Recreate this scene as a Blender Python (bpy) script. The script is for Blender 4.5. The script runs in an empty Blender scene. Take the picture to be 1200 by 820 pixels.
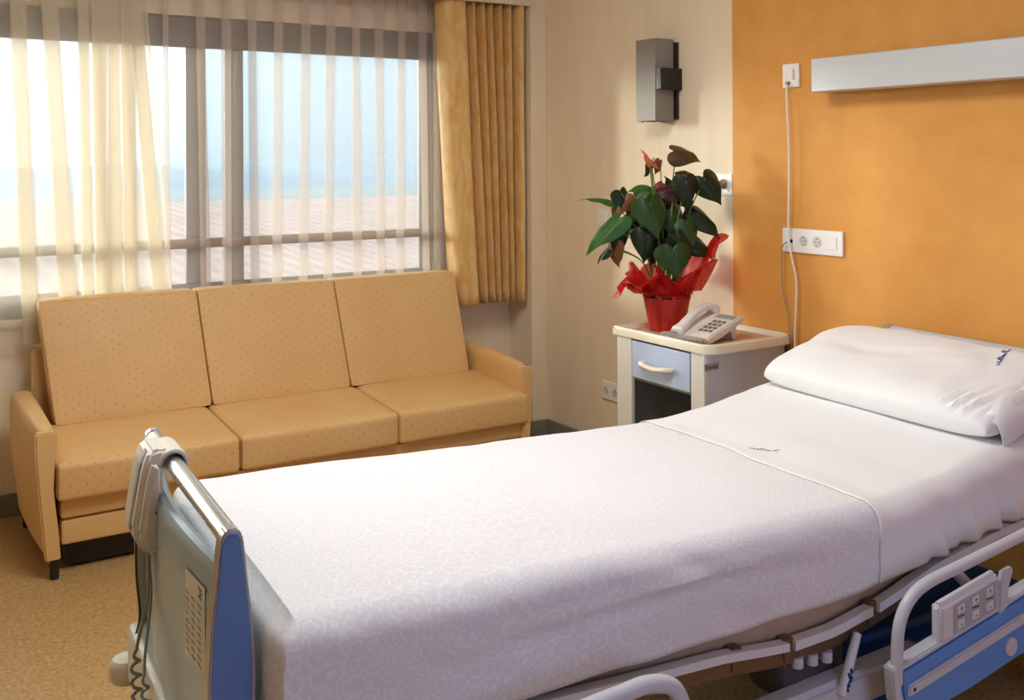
import bpy, bmesh, math, random
from mathutils import Vector, Matrix, noise
random.seed(7)
C = bpy.context.scene.collection
SC = bpy.context.scene
PI = math.pi
V = Vector

# ------------------------------------------------------------------ materials
def srgb(h):
    h = h.lstrip('#')
    c = [int(h[i:i+2], 16)/255 for i in (0, 2, 4)]
    return tuple((x/12.92 if x <= .04045 else ((x+.055)/1.055)**2.4) for x in c) + (1,)

def newmat(name):
    m = bpy.data.materials.new(name); m.use_nodes = True
    nt = m.node_tree
    return m, nt, nt.nodes['Principled BSDF']

def N(nt, typ, **kw):
    n = nt.nodes.new(typ)
    for k, v in kw.items():
        if k in n.inputs: n.inputs[k].default_value = v
        else: setattr(n, k, v)
    return n

def coords(nt, scale=(1, 1, 1)):
    tc = N(nt, 'ShaderNodeTexCoord'); mp = N(nt, 'ShaderNodeMapping')
    mp.inputs['Scale'].default_value = scale
    nt.links.new(tc.outputs['Object'], mp.inputs['Vector'])
    return mp.outputs['Vector']

def ramp(nt, fac, stops):
    r = N(nt, 'ShaderNodeValToRGB')
    e = r.color_ramp.elements
    while len(e) < len(stops): e.new(.5)
    for i, (p, c) in enumerate(stops): e[i].position = p; e[i].color = c
    nt.links.new(fac, r.inputs['Fac'])
    return r.outputs['Color']

def mottled(name, c1, c2, scale=8, rough=.6, metal=0, bump=0, bscale=None, sheen=0, detail=4, stretch=(1, 1, 1), spec=.5):
    m, nt, p = newmat(name)
    v = coords(nt, stretch)
    n = N(nt, 'ShaderNodeTexNoise', Scale=scale, Detail=detail)
    nt.links.new(v, n.inputs['Vector'])
    nt.links.new(ramp(nt, n.outputs['Fac'], [(.3, srgb(c1)), (.7, srgb(c2))]), p.inputs['Base Color'])
    p.inputs['Roughness'].default_value = rough; p.inputs['Metallic'].default_value = metal
    p.inputs['Specular IOR Level'].default_value = spec
    if sheen: p.inputs['Sheen Weight'].default_value = sheen
    if bump:
        b = N(nt, 'ShaderNodeBump', Strength=bump, Distance=.002)
        n2 = N(nt, 'ShaderNodeTexNoise', Scale=bscale or scale*4, Detail=3)
        nt.links.new(v, n2.inputs['Vector'])
        nt.links.new(n2.outputs['Fac'], b.inputs['Height']); nt.links.new(b.outputs['Normal'], p.inputs['Normal'])
    return m

def plain(name, c, rough=.45, metal=0, **k):
    return mottled(name, c, c, 5, rough, metal, **k)

M = {}
M['beige_wall'] = mottled('beige wallpaper', '#EEDCBC', '#F3E4C7', 14, .75, bump=.25, bscale=160, stretch=(1, 1, .25), detail=6)
M['white_ceil'] = plain('ceiling white', '#EFEBE2', .9)
M['orange'] = mottled('orange wallcovering', '#DD9A45', '#E4A34E', 9, .7, bump=.25, bscale=120, detail=8)
M['base'] = mottled('grey skirting vinyl', '#7F7E70', '#8B8A7B', 6, .45)
M['frame'] = plain('window frame lacquer', '#7E7870', .45)
M['rail'] = plain('window rail brown', '#8A7660', .45)
M['pelmet'] = mottled('cream pelmet', '#E4D4BC', '#EADBC4', 12, .7)
M['ivory'] = plain('ivory plastic', '#E9DEC6', .35)
M['wood_tray'] = mottled('wood grain laminate', '#B08D6C', '#C9A684', 9, .4, stretch=(1, 9, 1), detail=6)
M['post_white'] = plain('off white enamel', '#DFDCD0', .4)
M['drawer_blue'] = plain('pale blue laminate', '#B9C8E2', .4)
M['side_grey'] = plain('pale grey laminate', '#D0D8E4', .4)
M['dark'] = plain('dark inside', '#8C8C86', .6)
M['black'] = plain('black plastic', '#181614', .4)
M['blackwood'] = mottled('black stained wood', '#1B1512', '#241C17', 10, .5)
M['bronze'] = plain('dark brown metal', '#2C211A', .5)
M['sconce'] = plain('warm grey aluminium', '#8A8378', .5, .1)
M['socket'] = plain('socket white', '#F3F1EC', .35)
M['socket_in'] = plain('socket recess', '#D8D4CC', .4)
M['phone'] = plain('phone grey white', '#DEDAD2', .4)
M['keys'] = plain('phone keys grey', '#77746F', .45)
M['chrome'] = plain('bright steel', '#C9C6BF', .22, 1)
M['alu'] = mottled('brushed aluminium', '#CDD1D2', '#D5D8D9', 30, .42, .3, stretch=(1, .03, 6))
M['silver'] = plain('silver lacquer', '#B9B4AA', .3, .7)
M['bedgrey'] = plain('bed grey enamel', '#C6C8CE', .35)
M['bedwhite'] = plain('bed light enamel', '#D9D9DB', .4)
M['bedblue'] = plain('bed blue plastic', '#5F93D8', .4)
M['navy'] = plain('bed navy inlay', '#5B80B6', .35)
M['panelblue'] = plain('silver blue lacquer', '#A9BFCB', .25, .45)
M['offwhite'] = plain('warm off white plastic', '#D9D3C4', .4)
M['greyplast'] = plain('mid grey plastic', '#9C9A98', .45)
M['keypad'] = plain('keypad grey', '#A9ACB2', .5)
M['paper'] = plain('sticker paper', '#D8D2C0', .6)
M['ink'] = plain('ink dark', '#3A3835', .6)
M['inkblue'] = plain('ink blue', '#31367F', .8)
M['inkbrown'] = plain('ink brown', '#6A5548', .6)
M['cable'] = plain('white cable', '#EDEBE4', .5)
M['greycable'] = plain('grey cable', '#8C8678', .5)
M['phonecord'] = plain('phone cord', '#BDB5A8', .5)
M['tealcable'] = plain('grey green cable', '#7E8D8A', .5)
M['baseblue'] = plain('chassis blue', '#3767B4', .4)
M['darkgrey'] = plain('dark grey casing', '#4A4644', .5)
M['brownmetal'] = plain('bare brown metal', '#7C6650', .4, .6)
M['brass'] = plain('brass nozzle', '#8F8166', .3, .8)
M['orangedot'] = plain('orange dot', '#E2A235', .5)
M['red_led'] = plain('pale red tab', '#E7B9B4', .4)
M['soil'] = mottled('potting soil', '#2A1D14', '#3B2A1D', 40, .9)
M['stem'] = mottled('stem green', '#5F7A35', '#76893F', 12, .5)
M['mattress'] = mottled('mattress cover tan', '#B59A7E', '#C0A68A', 20, .7)

def sofa_mat(name, dots):  # fine printed dots in a staggered lattice
    m, nt, p = newmat(name)
    v = coords(nt)
    n = N(nt, 'ShaderNodeTexNoise', Scale=3, Detail=4); nt.links.new(v, n.inputs['Vector'])
    col = ramp(nt, n.outputs['Fac'], [(.3, srgb('#DFB476')), (.7, srgb('#E6BF82'))])
    if dots:
        sp_ = N(nt, 'ShaderNodeSeparateXYZ'); nt.links.new(v, sp_.inputs[0])
        ad = N(nt, 'ShaderNodeMath', operation='ADD'); nt.links.new(sp_.outputs['Y'], ad.inputs[0]); nt.links.new(sp_.outputs['Z'], ad.inputs[1])
        sn_ = []
        for src, k in ((sp_.outputs['X'], PI/.026), (ad.outputs[0], PI/.022)):
            ml = N(nt, 'ShaderNodeMath', operation='MULTIPLY'); ml.inputs[1].default_value = k; nt.links.new(src, ml.inputs[0])
            jn = N(nt, 'ShaderNodeTexNoise', Scale=30); nt.links.new(v, jn.inputs['Vector'])
            jm = N(nt, 'ShaderNodeMath', operation='MULTIPLY_ADD'); jm.inputs[1].default_value = 2.2; nt.links.new(jn.outputs['Fac'], jm.inputs[0]); nt.links.new(ml.outputs[0], jm.inputs[2])
            si = N(nt, 'ShaderNodeMath', operation='SINE'); nt.links.new(jm.outputs[0], si.inputs[0]); sn_.append(si)
        pr = N(nt, 'ShaderNodeMath', operation='MULTIPLY'); nt.links.new(sn_[0].outputs[0], pr.inputs[0]); nt.links.new(sn_[1].outputs[0], pr.inputs[1])
        lt = N(nt, 'ShaderNodeMath', operation='GREATER_THAN'); lt.inputs[1].default_value = .95; nt.links.new(pr.outputs[0], lt.inputs[0])
        mx = N(nt, 'ShaderNodeMix', data_type='RGBA')
        nt.links.new(lt.outputs[0], mx.inputs[0]); nt.links.new(col, mx.inputs[6]); mx.inputs[7].default_value = srgb('#B07C46')
        col = mx.outputs[2]
    nt.links.new(col, p.inputs['Base Color'])
    p.inputs['Roughness'].default_value = .5
    p.inputs['Specular IOR Level'].default_value = .35
    b = N(nt, 'ShaderNodeBump', Strength=.25, Distance=.001)
    n2 = N(nt, 'ShaderNodeTexNoise', Scale=260, Detail=2); nt.links.new(v, n2.inputs['Vector'])
    nt.links.new(n2.outputs['Fac'], b.inputs['Height']); nt.links.new(b.outputs['Normal'], p.inputs['Normal'])
    return m
M['vinyl'] = sofa_mat('tan dotted vinyl', True)
M['vinyl_plain'] = sofa_mat('tan plain vinyl', False)

def linen(name, ring=True):
    m, nt, p = newmat(name)
    v = coords(nt)
    base = srgb('#E9E8E7')
    p.inputs['Base Color'].default_value = base
    p.inputs['Roughness'].default_value = .8; p.inputs['Specular IOR Level'].default_value = .2
    b = N(nt, 'ShaderNodeBump', Strength=.25, Distance=.004)
    n = N(nt, 'ShaderNodeTexNoise', Scale=9, Detail=5, Roughness=.6); nt.links.new(v, n.inputs['Vector'])
    h = n.outputs['Fac']
    if ring:   # woven jacquard: rings with flourishes, slightly glossier and whiter thread
        d = N(nt, 'ShaderNodeTexNoise', Scale=40, Detail=2); nt.links.new(v, d.inputs['Vector'])
        mix = N(nt, 'ShaderNodeMix', data_type='RGBA'); mix.inputs[0].default_value = .02
        nt.links.new(v, mix.inputs[6]); nt.links.new(d.outputs['Color'], mix.inputs[7])
        vo = N(nt, 'ShaderNodeTexVoronoi', Scale=32, Randomness=.3); nt.links.new(mix.outputs[2], vo.inputs['Vector'])
        wv = N(nt, 'ShaderNodeMath', operation='MULTIPLY'); wv.inputs[1].default_value = 22
        nt.links.new(vo.outputs['Distance'], wv.inputs[0])
        sn = N(nt, 'ShaderNodeMath', operation='SINE'); nt.links.new(wv.outputs[0], sn.inputs[0])
        c = ramp(nt, sn.outputs[0], [(.35, srgb('#E1E0E2')), (.75, srgb('#EAEAEB'))])
        nt.links.new(c, p.inputs['Base Color'])
        rr = ramp(nt, sn.outputs[0], [(.35, (.85,)*3+(1,)), (.75, (.55,)*3+(1,))])
        nt.links.new(rr, p.inputs['Roughness'])
    nt.links.new(h, b.inputs['Height']); nt.links.new(b.outputs['Normal'], p.inputs['Normal'])
    return m
M['jacquard'] = linen('white jacquard cotton', True)
M['sheet'] = linen('white cotton sheet', False)

def drape_mat():
    m, nt, p = newmat('gold satin drape')
    v = coords(nt, (1, 1, .35))
    n = N(nt, 'ShaderNodeTexNoise', Scale=26, Detail=6, Distortion=.8); nt.links.new(v, n.inputs['Vector'])
    c = ramp(nt, n.outputs['Fac'], [(.35, srgb('#ECBB64')), (.62, srgb('#F6D38F'))])
    nt.links.new(c, p.inputs['Base Color'])
    p.inputs['Roughness'].default_value = .5; p.inputs['Sheen Weight'].default_value = .3
    out = nt.nodes['Material Output']
    tr = N(nt, 'ShaderNodeBsdfTranslucent'); nt.links.new(c, tr.inputs['Color'])
    mx = N(nt, 'ShaderNodeMixShader'); mx.inputs[0].default_value = .15
    nt.links.new(p.outputs[0], mx.inputs[1]); nt.links.new(tr.outputs[0], mx.inputs[2])
    nt.links.new(mx.outputs[0], out.inputs['Surface'])
    return m
M['drape'] = drape_mat()

def sheer_mat(name, c1, open_, trans=.45):
    """woven voile: holes between threads let light straight through, threads scatter it"""
    m, nt, p = newmat(name)
    nt.nodes.remove(p)
    out = nt.nodes['Material Output']
    geo = N(nt, 'ShaderNodeNewGeometry')
    dot = N(nt, 'ShaderNodeVectorMath', operation='DOT_PRODUCT')
    nt.links.new(geo.outputs['Normal'], dot.inputs[0]); nt.links.new(geo.outputs['Incoming'], dot.inputs[1])
    ab = N(nt, 'ShaderNodeMath', operation='ABSOLUTE'); nt.links.new(dot.outputs['Value'], ab.inputs[0])
    mxm = N(nt, 'ShaderNodeMath', operation='MAXIMUM'); mxm.inputs[1].default_value = .15; nt.links.new(ab.outputs[0], mxm.inputs[0])
    inv = N(nt, 'ShaderNodeMath', operation='DIVIDE'); inv.inputs[0].default_value = .8; nt.links.new(mxm.outputs[0], inv.inputs[1])
    pw = N(nt, 'ShaderNodeMath', operation='POWER'); pw.inputs[0].default_value = open_; nt.links.new(inv.outputs[0], pw.inputs[1])
    v = coords(nt, (1, 1, .06))
    n = N(nt, 'ShaderNodeTexNoise', Scale=220, Detail=2); nt.links.new(v, n.inputs['Vector'])
    var = N(nt, 'ShaderNodeMapRange'); var.inputs[3].default_value = .96; var.inputs[4].default_value = 1.03
    nt.links.new(n.outputs['Fac'], var.inputs[0])
    fin = N(nt, 'ShaderNodeMath', operation='MULTIPLY', use_clamp=True)
    nt.links.new(pw.outputs[0], fin.inputs[0]); nt.links.new(var.outputs[0], fin.inputs[1])
    df = N(nt, 'ShaderNodeBsdfDiffuse', Color=srgb(c1)); tl = N(nt, 'ShaderNodeBsdfTranslucent', Color=srgb(c1))
    cl = N(nt, 'ShaderNodeMixShader'); cl.inputs[0].default_value = trans
    nt.links.new(df.outputs[0], cl.inputs[1]); nt.links.new(tl.outputs[0], cl.inputs[2])
    tp = N(nt, 'ShaderNodeBsdfTransparent')
    mx = N(nt, 'ShaderNodeMixShader')
    nt.links.new(fin.outputs[0], mx.inputs[0]); nt.links.new(cl.outputs[0], mx.inputs[1]); nt.links.new(tp.outputs[0], mx.inputs[2])
    nt.links.new(mx.outputs[0], out.inputs['Surface'])
    return m
M['sheer'] = sheer_mat('white voile', '#EADFD3', .76, .32)
M['sheer2'] = sheer_mat('cream voile', '#F5EDDA', .55)

def glass_mat():
    m, nt, p = newmat('window glass'); nt.nodes.remove(p)
    out = nt.nodes['Material Output']
    fr = N(nt, 'ShaderNodeFresnel', IOR=1.45)
    tp = N(nt, 'ShaderNodeBsdfTransparent', Color=(.95, .98, .98, 1)); gl = N(nt, 'ShaderNodeBsdfGlossy', Roughness=.02)
    mx = N(nt, 'ShaderNodeMixShader')
    nt.links.new(fr.outputs[0], mx.inputs[0]); nt.links.new(tp.outputs[0], mx.inputs[1]); nt.links.new(gl.outputs[0], mx.inputs[2])
    nt.links.new(mx.outputs[0], out.inputs['Surface'])
    return m
M['glass'] = glass_mat()

def wrap_mat():
    m, nt, p = newmat('red organza wrap')
    out = nt.nodes['Material Output']
    v = coords(nt, (1, 1, .4))
    n = N(nt, 'ShaderNodeTexNoise', Scale=45, Detail=4, Distortion=1.2); nt.links.new(v, n.inputs['Vector'])
    c = ramp(nt, n.outputs['Fac'], [(.3, srgb('#A81010')), (.7, srgb('#D8241C'))])
    nt.links.new(c, p.inputs['Base Color']); p.inputs['Roughness'].default_value = .35
    tl = N(nt, 'ShaderNodeBsdfTranslucent'); nt.links.new(c, tl.inputs['Color'])
    a = N(nt, 'ShaderNodeMixShader'); a.inputs[0].default_value = .45
    nt.links.new(p.outputs[0], a.inputs[1]); nt.links.new(tl.outputs[0], a.inputs[2])
    tp = N(nt, 'ShaderNodeBsdfTransparent', Color=(.95, .25, .2, 1))
    b = N(nt, 'ShaderNodeMixShader'); b.inputs[0].default_value = .22
    nt.links.new(a.outputs[0], b.inputs[1]); nt.links.new(tp.outputs[0], b.inputs[2])
    nt.links.new(b.outputs[0], out.inputs['Surface'])
    return m
M['wrap'] = wrap_mat()
def pot_mat():
    m, nt, p = newmat('red crinkled pot wrap')
    v = coords(nt, (1, 1, .25))
    n = N(nt, 'ShaderNodeTexNoise', Scale=50, Detail=5, Distortion=1); nt.links.new(v, n.inputs['Vector'])
    nt.links.new(ramp(nt, n.outputs['Fac'], [(.3, srgb('#96140F')), (.7, srgb('#C62F22'))]), p.inputs['Base Color'])
    p.inputs['Roughness'].default_value = .35
    b = N(nt, 'ShaderNodeBump', Strength=.6, Distance=.004); nt.links.new(n.outputs['Fac'], b.inputs['Height'])
    nt.links.new(b.outputs['Normal'], p.inputs['Normal'])
    return m
M['pot'] = pot_mat()

def leaf_mat(name, c1, c2):
    m = mottled(name, c1, c2, 16, .42, bump=.15, bscale=30, spec=.35)
    return m
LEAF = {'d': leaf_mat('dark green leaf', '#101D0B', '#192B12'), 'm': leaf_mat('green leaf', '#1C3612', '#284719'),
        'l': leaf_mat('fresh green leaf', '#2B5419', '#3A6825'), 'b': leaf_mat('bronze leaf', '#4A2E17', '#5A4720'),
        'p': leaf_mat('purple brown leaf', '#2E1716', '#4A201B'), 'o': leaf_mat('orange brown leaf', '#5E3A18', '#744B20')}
M['spathe'] = leaf_mat('orange red spathe', '#C4512B', '#DD7745')
M['spathe2'] = leaf_mat('dusty red spathe', '#6C3227', '#8F4A39')
M['bud'] = plain('red bud', '#D2281C', .35)

def floor_mat():
    m, nt, p = newmat('speckled tan vinyl floor')
    v = coords(nt)
    n = N(nt, 'ShaderNodeTexNoise', Scale=90, Detail=6, Roughness=.8); nt.links.new(v, n.inputs['Vector'])
    nt.links.new(ramp(nt, n.outputs['Fac'], [(.36, srgb('#9A7645')), (.5, srgb('#B7935C')), (.64, srgb('#CBAA76'))]), p.inputs['Base Color'])
    p.inputs['Roughness'].default_value = .42
    return m
M['floor'] = floor_mat()
def roof_mat():
    m, nt, p = newmat('pale clay roof tiles')
    v = coords(nt)
    w = N(nt, 'ShaderNodeTexWave', Scale=1.1, Distortion=.3); w.bands_direction = 'X'; nt.links.new(v, w.inputs['Vector'])
    n = N(nt, 'ShaderNodeTexNoise', Scale=1.2, Detail=5); nt.links.new(v, n.inputs['Vector'])
    mx = N(nt, 'ShaderNodeMix', data_type='RGBA', blend_type='MULTIPLY'); mx.inputs[0].default_value = .22
    nt.links.new(ramp(nt, n.outputs['Fac'], [(.3, srgb('#9A837C')), (.7, srgb('#AE9790'))]), mx.inputs[6]); nt.links.new(w.outputs['Color'], mx.inputs[7])
    nt.links.new(mx.outputs[2], p.inputs['Base Color']); p.inputs['Roughness'].default_value = .9
    return m
M['roof'] = roof_mat()
M['render_wall'] = mottled('pale render', '#CFC6B8', '#DAD2C6', 2, .9)
M['ground'] = mottled('haze tinted plain', '#66787F', '#707F86', .02, 1)  # blue-grey of distance haze is put into the base colour
M['hill'] = mottled('haze tinted hills', '#6C8494', '#768D9C', .01, 1)  # aerial haze painted as bluish hill colour, no volume in between

# ------------------------------------------------------------------ mesh helpers
def world_of(o):
    p = V((0, 0, 0))
    while o: p += V(o.location); o = o.parent
    return p

def obj(name, bm, mat, parent=None, smooth=True, origin=None):
    bmesh.ops.recalc_face_normals(bm, faces=bm.faces)
    me = bpy.data.meshes.new(name)
    o = bpy.data.objects.new(name, me)
    if parent is not None:
        o.parent = parent; off = world_of(parent)
    else:
        if origin is None:
            xs = [v.co for v in bm.verts]
            origin = V(((min(c.x for c in xs)+max(c.x for c in xs))/2, (min(c.y for c in xs)+max(c.y for c in xs))/2, min(c.z for c in xs)))
        off = V(origin); o.location = off
    bmesh.ops.translate(bm, verts=bm.verts, vec=-off)
    bm.to_mesh(me); bm.free()
    if smooth:
        for p in me.polygons: p.use_smooth = True
        me.set_sharp_from_angle(angle=math.radians(38))
        if len(me.polygons) < 700 and any(len(p.vertices) != 4 for p in me.polygons) or len(me.polygons) < 120:
            w = o.modifiers.new('weighted', 'WEIGHTED_NORMAL'); w.keep_sharp = True
    for m in (mat if isinstance(mat, (list, tuple)) else [mat]):
        me.materials.append(M[m] if isinstance(m, str) else m)
    C.objects.link(o)
    return o

def tag(o, label, cat, group=None, kind=None):
    o['label'] = label; o['category'] = cat
    if group: o['group'] = group
    if kind: o['kind'] = kind
    return o

def thing(name, loc, label, cat, group=None):
    o = bpy.data.objects.new(name, None); C.objects.link(o)
    o.location = loc; o.empty_display_size = .1
    return tag(o, label, cat, group)

def struct(name, bm, mat, smooth=False, parent=None):
    o = obj(name, bm, mat, parent, smooth)
    if parent is None: o['kind'] = 'structure'
    return o

def BM(): return bmesh.new()

def box(bm, x0, x1, y0, y1, z0, z1, bev=0, seg=2, mtx=None):
    r = bmesh.ops.create_cube(bm, size=1)
    vs = r['verts']
    for v in vs:
        v.co = V((x0 if v.co.x < 0 else x1, y0 if v.co.y < 0 else y1, z0 if v.co.z < 0 else z1))
    if bev:
        es = list({e for v in vs for e in v.link_edges})
        g = bmesh.ops.bevel(bm, geom=es, offset=bev, segments=seg, affect='EDGES', profile=.5)
        vs = list({v for f in g['faces'] for v in f.verts} | {v for v in vs if v.is_valid})
    if mtx is not None: bmesh.ops.transform(bm, matrix=mtx, verts=vs)
    return bm

def rbox(bm, ctr, half, r, n=10, puff=(0, 0, 0), mtx=None, fn=None):
    """rounded cushion: subdivided cube pulled onto a rounded box, faces puffed"""
    t = bmesh.new()
    bmesh.ops.create_cube(t, size=2)
    bmesh.ops.subdivide_edges(t, edges=t.edges[:], cuts=n, use_grid_fill=True)
    h = V(half)
    for v in t.verts:
        c = v.co.copy()
        # denser sampling near the edges
        q = V([math.copysign(abs(a)**.75 if abs(a) < 1 else 1, a) for a in c])
        p = V((q.x*h.x, q.y*h.y, q.z*h.z))
        inner = V([max(-h[i]+r, min(h[i]-r, p[i])) for i in range(3)])
        d = p-inner
        if d.length > 1e-9: p = inner + d.normalized()*min(r, d.length if max(abs(q.x), abs(q.y), abs(q.z)) < .999 else r)
        for i in range(3):
            j, k = (i+1) % 3, (i+2) % 3
            if puff[i] and abs(q[i]) > .5: p[i] += math.copysign(puff[i]*(1-q[j]**2)*(1-q[k]**2), q[i])
        if fn: p = fn(p, q)
        v.co = p
    m = (mtx or Matrix.Identity(4)) if mtx is not None else Matrix.Translation(V(ctr))
    bmesh.ops.transform(t, matrix=m, verts=t.verts)
    me = bpy.data.meshes.new('tmp'); t.to_mesh(me); t.free(); bm.from_mesh(me); bpy.data.meshes.remove(me)
    return bm

def catmull(pts, n=6):
    pts = [V(p) for p in pts]
    if len(pts) < 3: return pts
    out = []
    P = [pts[0]*2-pts[1]] + pts + [pts[-1]*2-pts[-2]]
    for i in range(1, len(P)-2):
        a, b, c, d = P[i-1:i+3]
        for k in range(n):
            t = k/n
            out.append(.5*((2*b)+(c-a)*t+(2*a-5*b+4*c-d)*t*t+(-a+3*b-3*c+d)*t**3))
    out.append(pts[-1])
    return out

def tube(bm, pts, r, n=10, caps=True, smooth=0):
    if smooth: pts = catmull(pts, smooth)
    pts = [V(p) for p in pts]
    rr = r if callable(r) else (lambda t: r)
    tan = []
    for i in range(len(pts)):
        a = pts[max(0, i-1)]; b = pts[min(len(pts)-1, i+1)]
        tan.append((b-a).normalized())
    up = V((0, 0, 1)) if abs(tan[0].z) < .9 else V((1, 0, 0))
    nrm = (up-tan[0]*up.dot(tan[0])).normalized()
    rings = []
    for i, p in enumerate(pts):
        nrm = (nrm-tan[i]*nrm.dot(tan[i])).normalized()
        bi = tan[i].cross(nrm)
        R = rr(i/(len(pts)-1))
        rings.append([bm.verts.new(p+(nrm*math.cos(2*PI*k/n)+bi*math.sin(2*PI*k/n))*R) for k in range(n)])
    for a, b in zip(rings, rings[1:]):
        for k in range(n): bm.faces.new((a[k], a[(k+1) % n], b[(k+1) % n], b[k]))
    if caps:
        bm.faces.new(rings[0][::-1]); bm.faces.new(rings[-1])
    return bm

def cyl(bm, a, b, r, n=20, r2=None, bev=0):
    return tube(bm, [a, b], (lambda t: r+(((r2 if r2 is not None else r))-r)*t), n)

def prism(bm, poly, axis_vec, bev=0, seg=2):
    """extrude a closed polygon (list of Vectors) along axis_vec"""
    t = bmesh.new()
    a = [t.verts.new(V(p)) for p in poly]; b = [t.verts.new(V(p)+V(axis_vec)) for p in poly]
    n = len(poly)
    t.faces.new(a[::-1]); t.faces.new(b)
    for k in range(n): t.faces.new((a[k], a[(k+1) % n], b[(k+1) % n], b[k]))
    bmesh.ops.recalc_face_normals(t, faces=t.faces)
    if bev: bmesh.ops.bevel(t, geom=t.edges[:], offset=bev, segments=seg, affect='EDGES')
    me = bpy.data.meshes.new('tmp'); t.to_mesh(me); t.free(); bm.from_mesh(me); bpy.data.meshes.remove(me)
    return bm

def grid(bm, rows, closed=False):
    vr = [[bm.verts.new(V(p)) for p in r] for r in rows]
    n = len(vr[0])
    for a, b in zip(vr, vr[1:]):
        for k in range(n if closed else n-1):
            bm.faces.new((a[k], a[(k+1) % n], b[(k+1) % n], b[k]))
    return vr

def lathe(bm, prof, ctr, axis='z', n=28):
    rows = []
    for r, h in prof:
        row = []
        for k in range(n):
            a = 2*PI*k/n
            c, s = r*math.cos(a), r*math.sin(a)
            row.append(V(ctr)+(V((c, s, h)) if axis == 'z' else V((h, c, s)) if axis == 'x' else V((c, h, s))))
        rows.append(row)
    vr = grid(bm, rows, True)
    if prof[0][0] > 1e-6: bm.faces.new(vr[0][::-1])
    if prof[-1][0] > 1e-6: bm.faces.new(vr[-1])
    return bm

def interp(tab, x):
    if x <= tab[0][0]: return tab[0][1]
    for (a, p), (b, q) in zip(tab, tab[1:]):
        if x <= b:
            t = (x-a)/(b-a); t = t*t*(3-2*t)*.35+t*.65
            return p+(q-p)*t
    return tab[-1][1]

def text_bm(bm, s, size, mtx, depth=.0006):
    cu = bpy.data.curves.new('txt', 'FONT'); cu.body = s; cu.size = size; cu.align_x = 'CENTER'; cu.align_y = 'CENTER'; cu.extrude = depth
    to = bpy.data.objects.new('txt', cu)
    me = bpy.data.meshes.new_from_object(to)
    me.transform(mtx); bm.from_mesh(me)
    bpy.data.objects.remove(to); bpy.data.curves.remove(cu); bpy.data.meshes.remove(me)
    return bm

# ------------------------------------------------------------------ camera
YAW, ROLL = math.radians(32.39955), math.radians(.26455)
CAM = V((-2.89797, -4.23736, 1.40))
fw = V((math.sin(YAW), math.cos(YAW), 0)); rt0 = V((math.cos(YAW), -math.sin(YAW), 0)); up0 = V((0, 0, 1))
rt = math.cos(ROLL)*rt0-math.sin(ROLL)*up0; up = math.cos(ROLL)*up0+math.sin(ROLL)*rt0
cd = bpy.data.cameras.new('camera'); cam = bpy.data.objects.new('camera', cd); C.objects.link(cam)
cam.matrix_world = Matrix(((rt.x, up.x, -fw.x, CAM.x), (rt.y, up.y, -fw.y, CAM.y), (rt.z, up.z, -fw.z, CAM.z), (0, 0, 0, 1)))
cd.sensor_width = 36; cd.sensor_fit = 'HORIZONTAL'; cd.lens = 36*1192.519/1200
cd.shift_y = -(410-184.98)/1200; cd.clip_start = .02; cd.clip_end = 3000
SC.camera = cam

# ------------------------------------------------------------------ room shell
XL, YB, ZC = -4.6, -5.6, 2.55     # far left wall, wall behind the camera, ceiling
YW = .21                          # window wall inner face
WX0, WX1, WZ0, WZ1 = -3.95, -.52, .765, 2.02   # opening
struct('floor', box(BM(), XL-.1, .1, YB-.1, YW+.07, -.08, 0), 'floor')
struct('ceiling', box(BM(), XL-.1, .1, YB-.1, YW+.07, ZC, ZC+.08), 'white_ceil')
struct('wall_right', box(BM(), 0, .1, YB-.1, YW+.07, 0, ZC), 'beige_wall')
struct('wall_left', box(BM(), XL-.1, XL, YB-.1, YW+.07, 0, ZC), 'beige_wall')
struct('wall_front', box(BM(), XL, 0, YB-.1, YB, 0, ZC), 'beige_wall')
b = BM()
box(b, XL, WX0, YW, YW+.07, 0, ZC); box(b, WX1, 0, YW, YW+.07, 0, ZC)
box(b, WX0, WX1, YW, YW+.07, 0, WZ0); box(b, WX0, WX1, YW, YW+.07, WZ1, ZC)
struct('wall_back', b, 'beige_wall')
struct('trim_1', box(BM(), -.094, 0, 0, YW, 0, ZC, .004), 'beige_wall')                 # corner pilaster
struct('trim_2', box(BM(), -.006, 0, YB, -1.308, 0, ZC, .001), 'orange')                # orange wall covering
struct('trim_3', box(BM(), XL, -.094, -.004, .018, 2.157, ZC, .003), 'pelmet')          # pelmet board
struct('baseboard_back', box(BM(), XL, -.094, YW-.012, YW, 0, .088, .004), 'base')
b = BM(); box(b, -.106, 0, -.012, 0, 0, .088, .004); box(b, -.106, -.094, 0, YW-.012, 0, .088, .004)
struct('baseboard_corner', b, 'base')
b = BM(); box(b, -.012, 0, YB, -.012, 0, .088, .004)
struct('baseboard_right', b, 'base')
struct('baseboard_left', box(BM(), XL, XL+.012, YB, YW-.012, 0, .088, .004), 'base')

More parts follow.
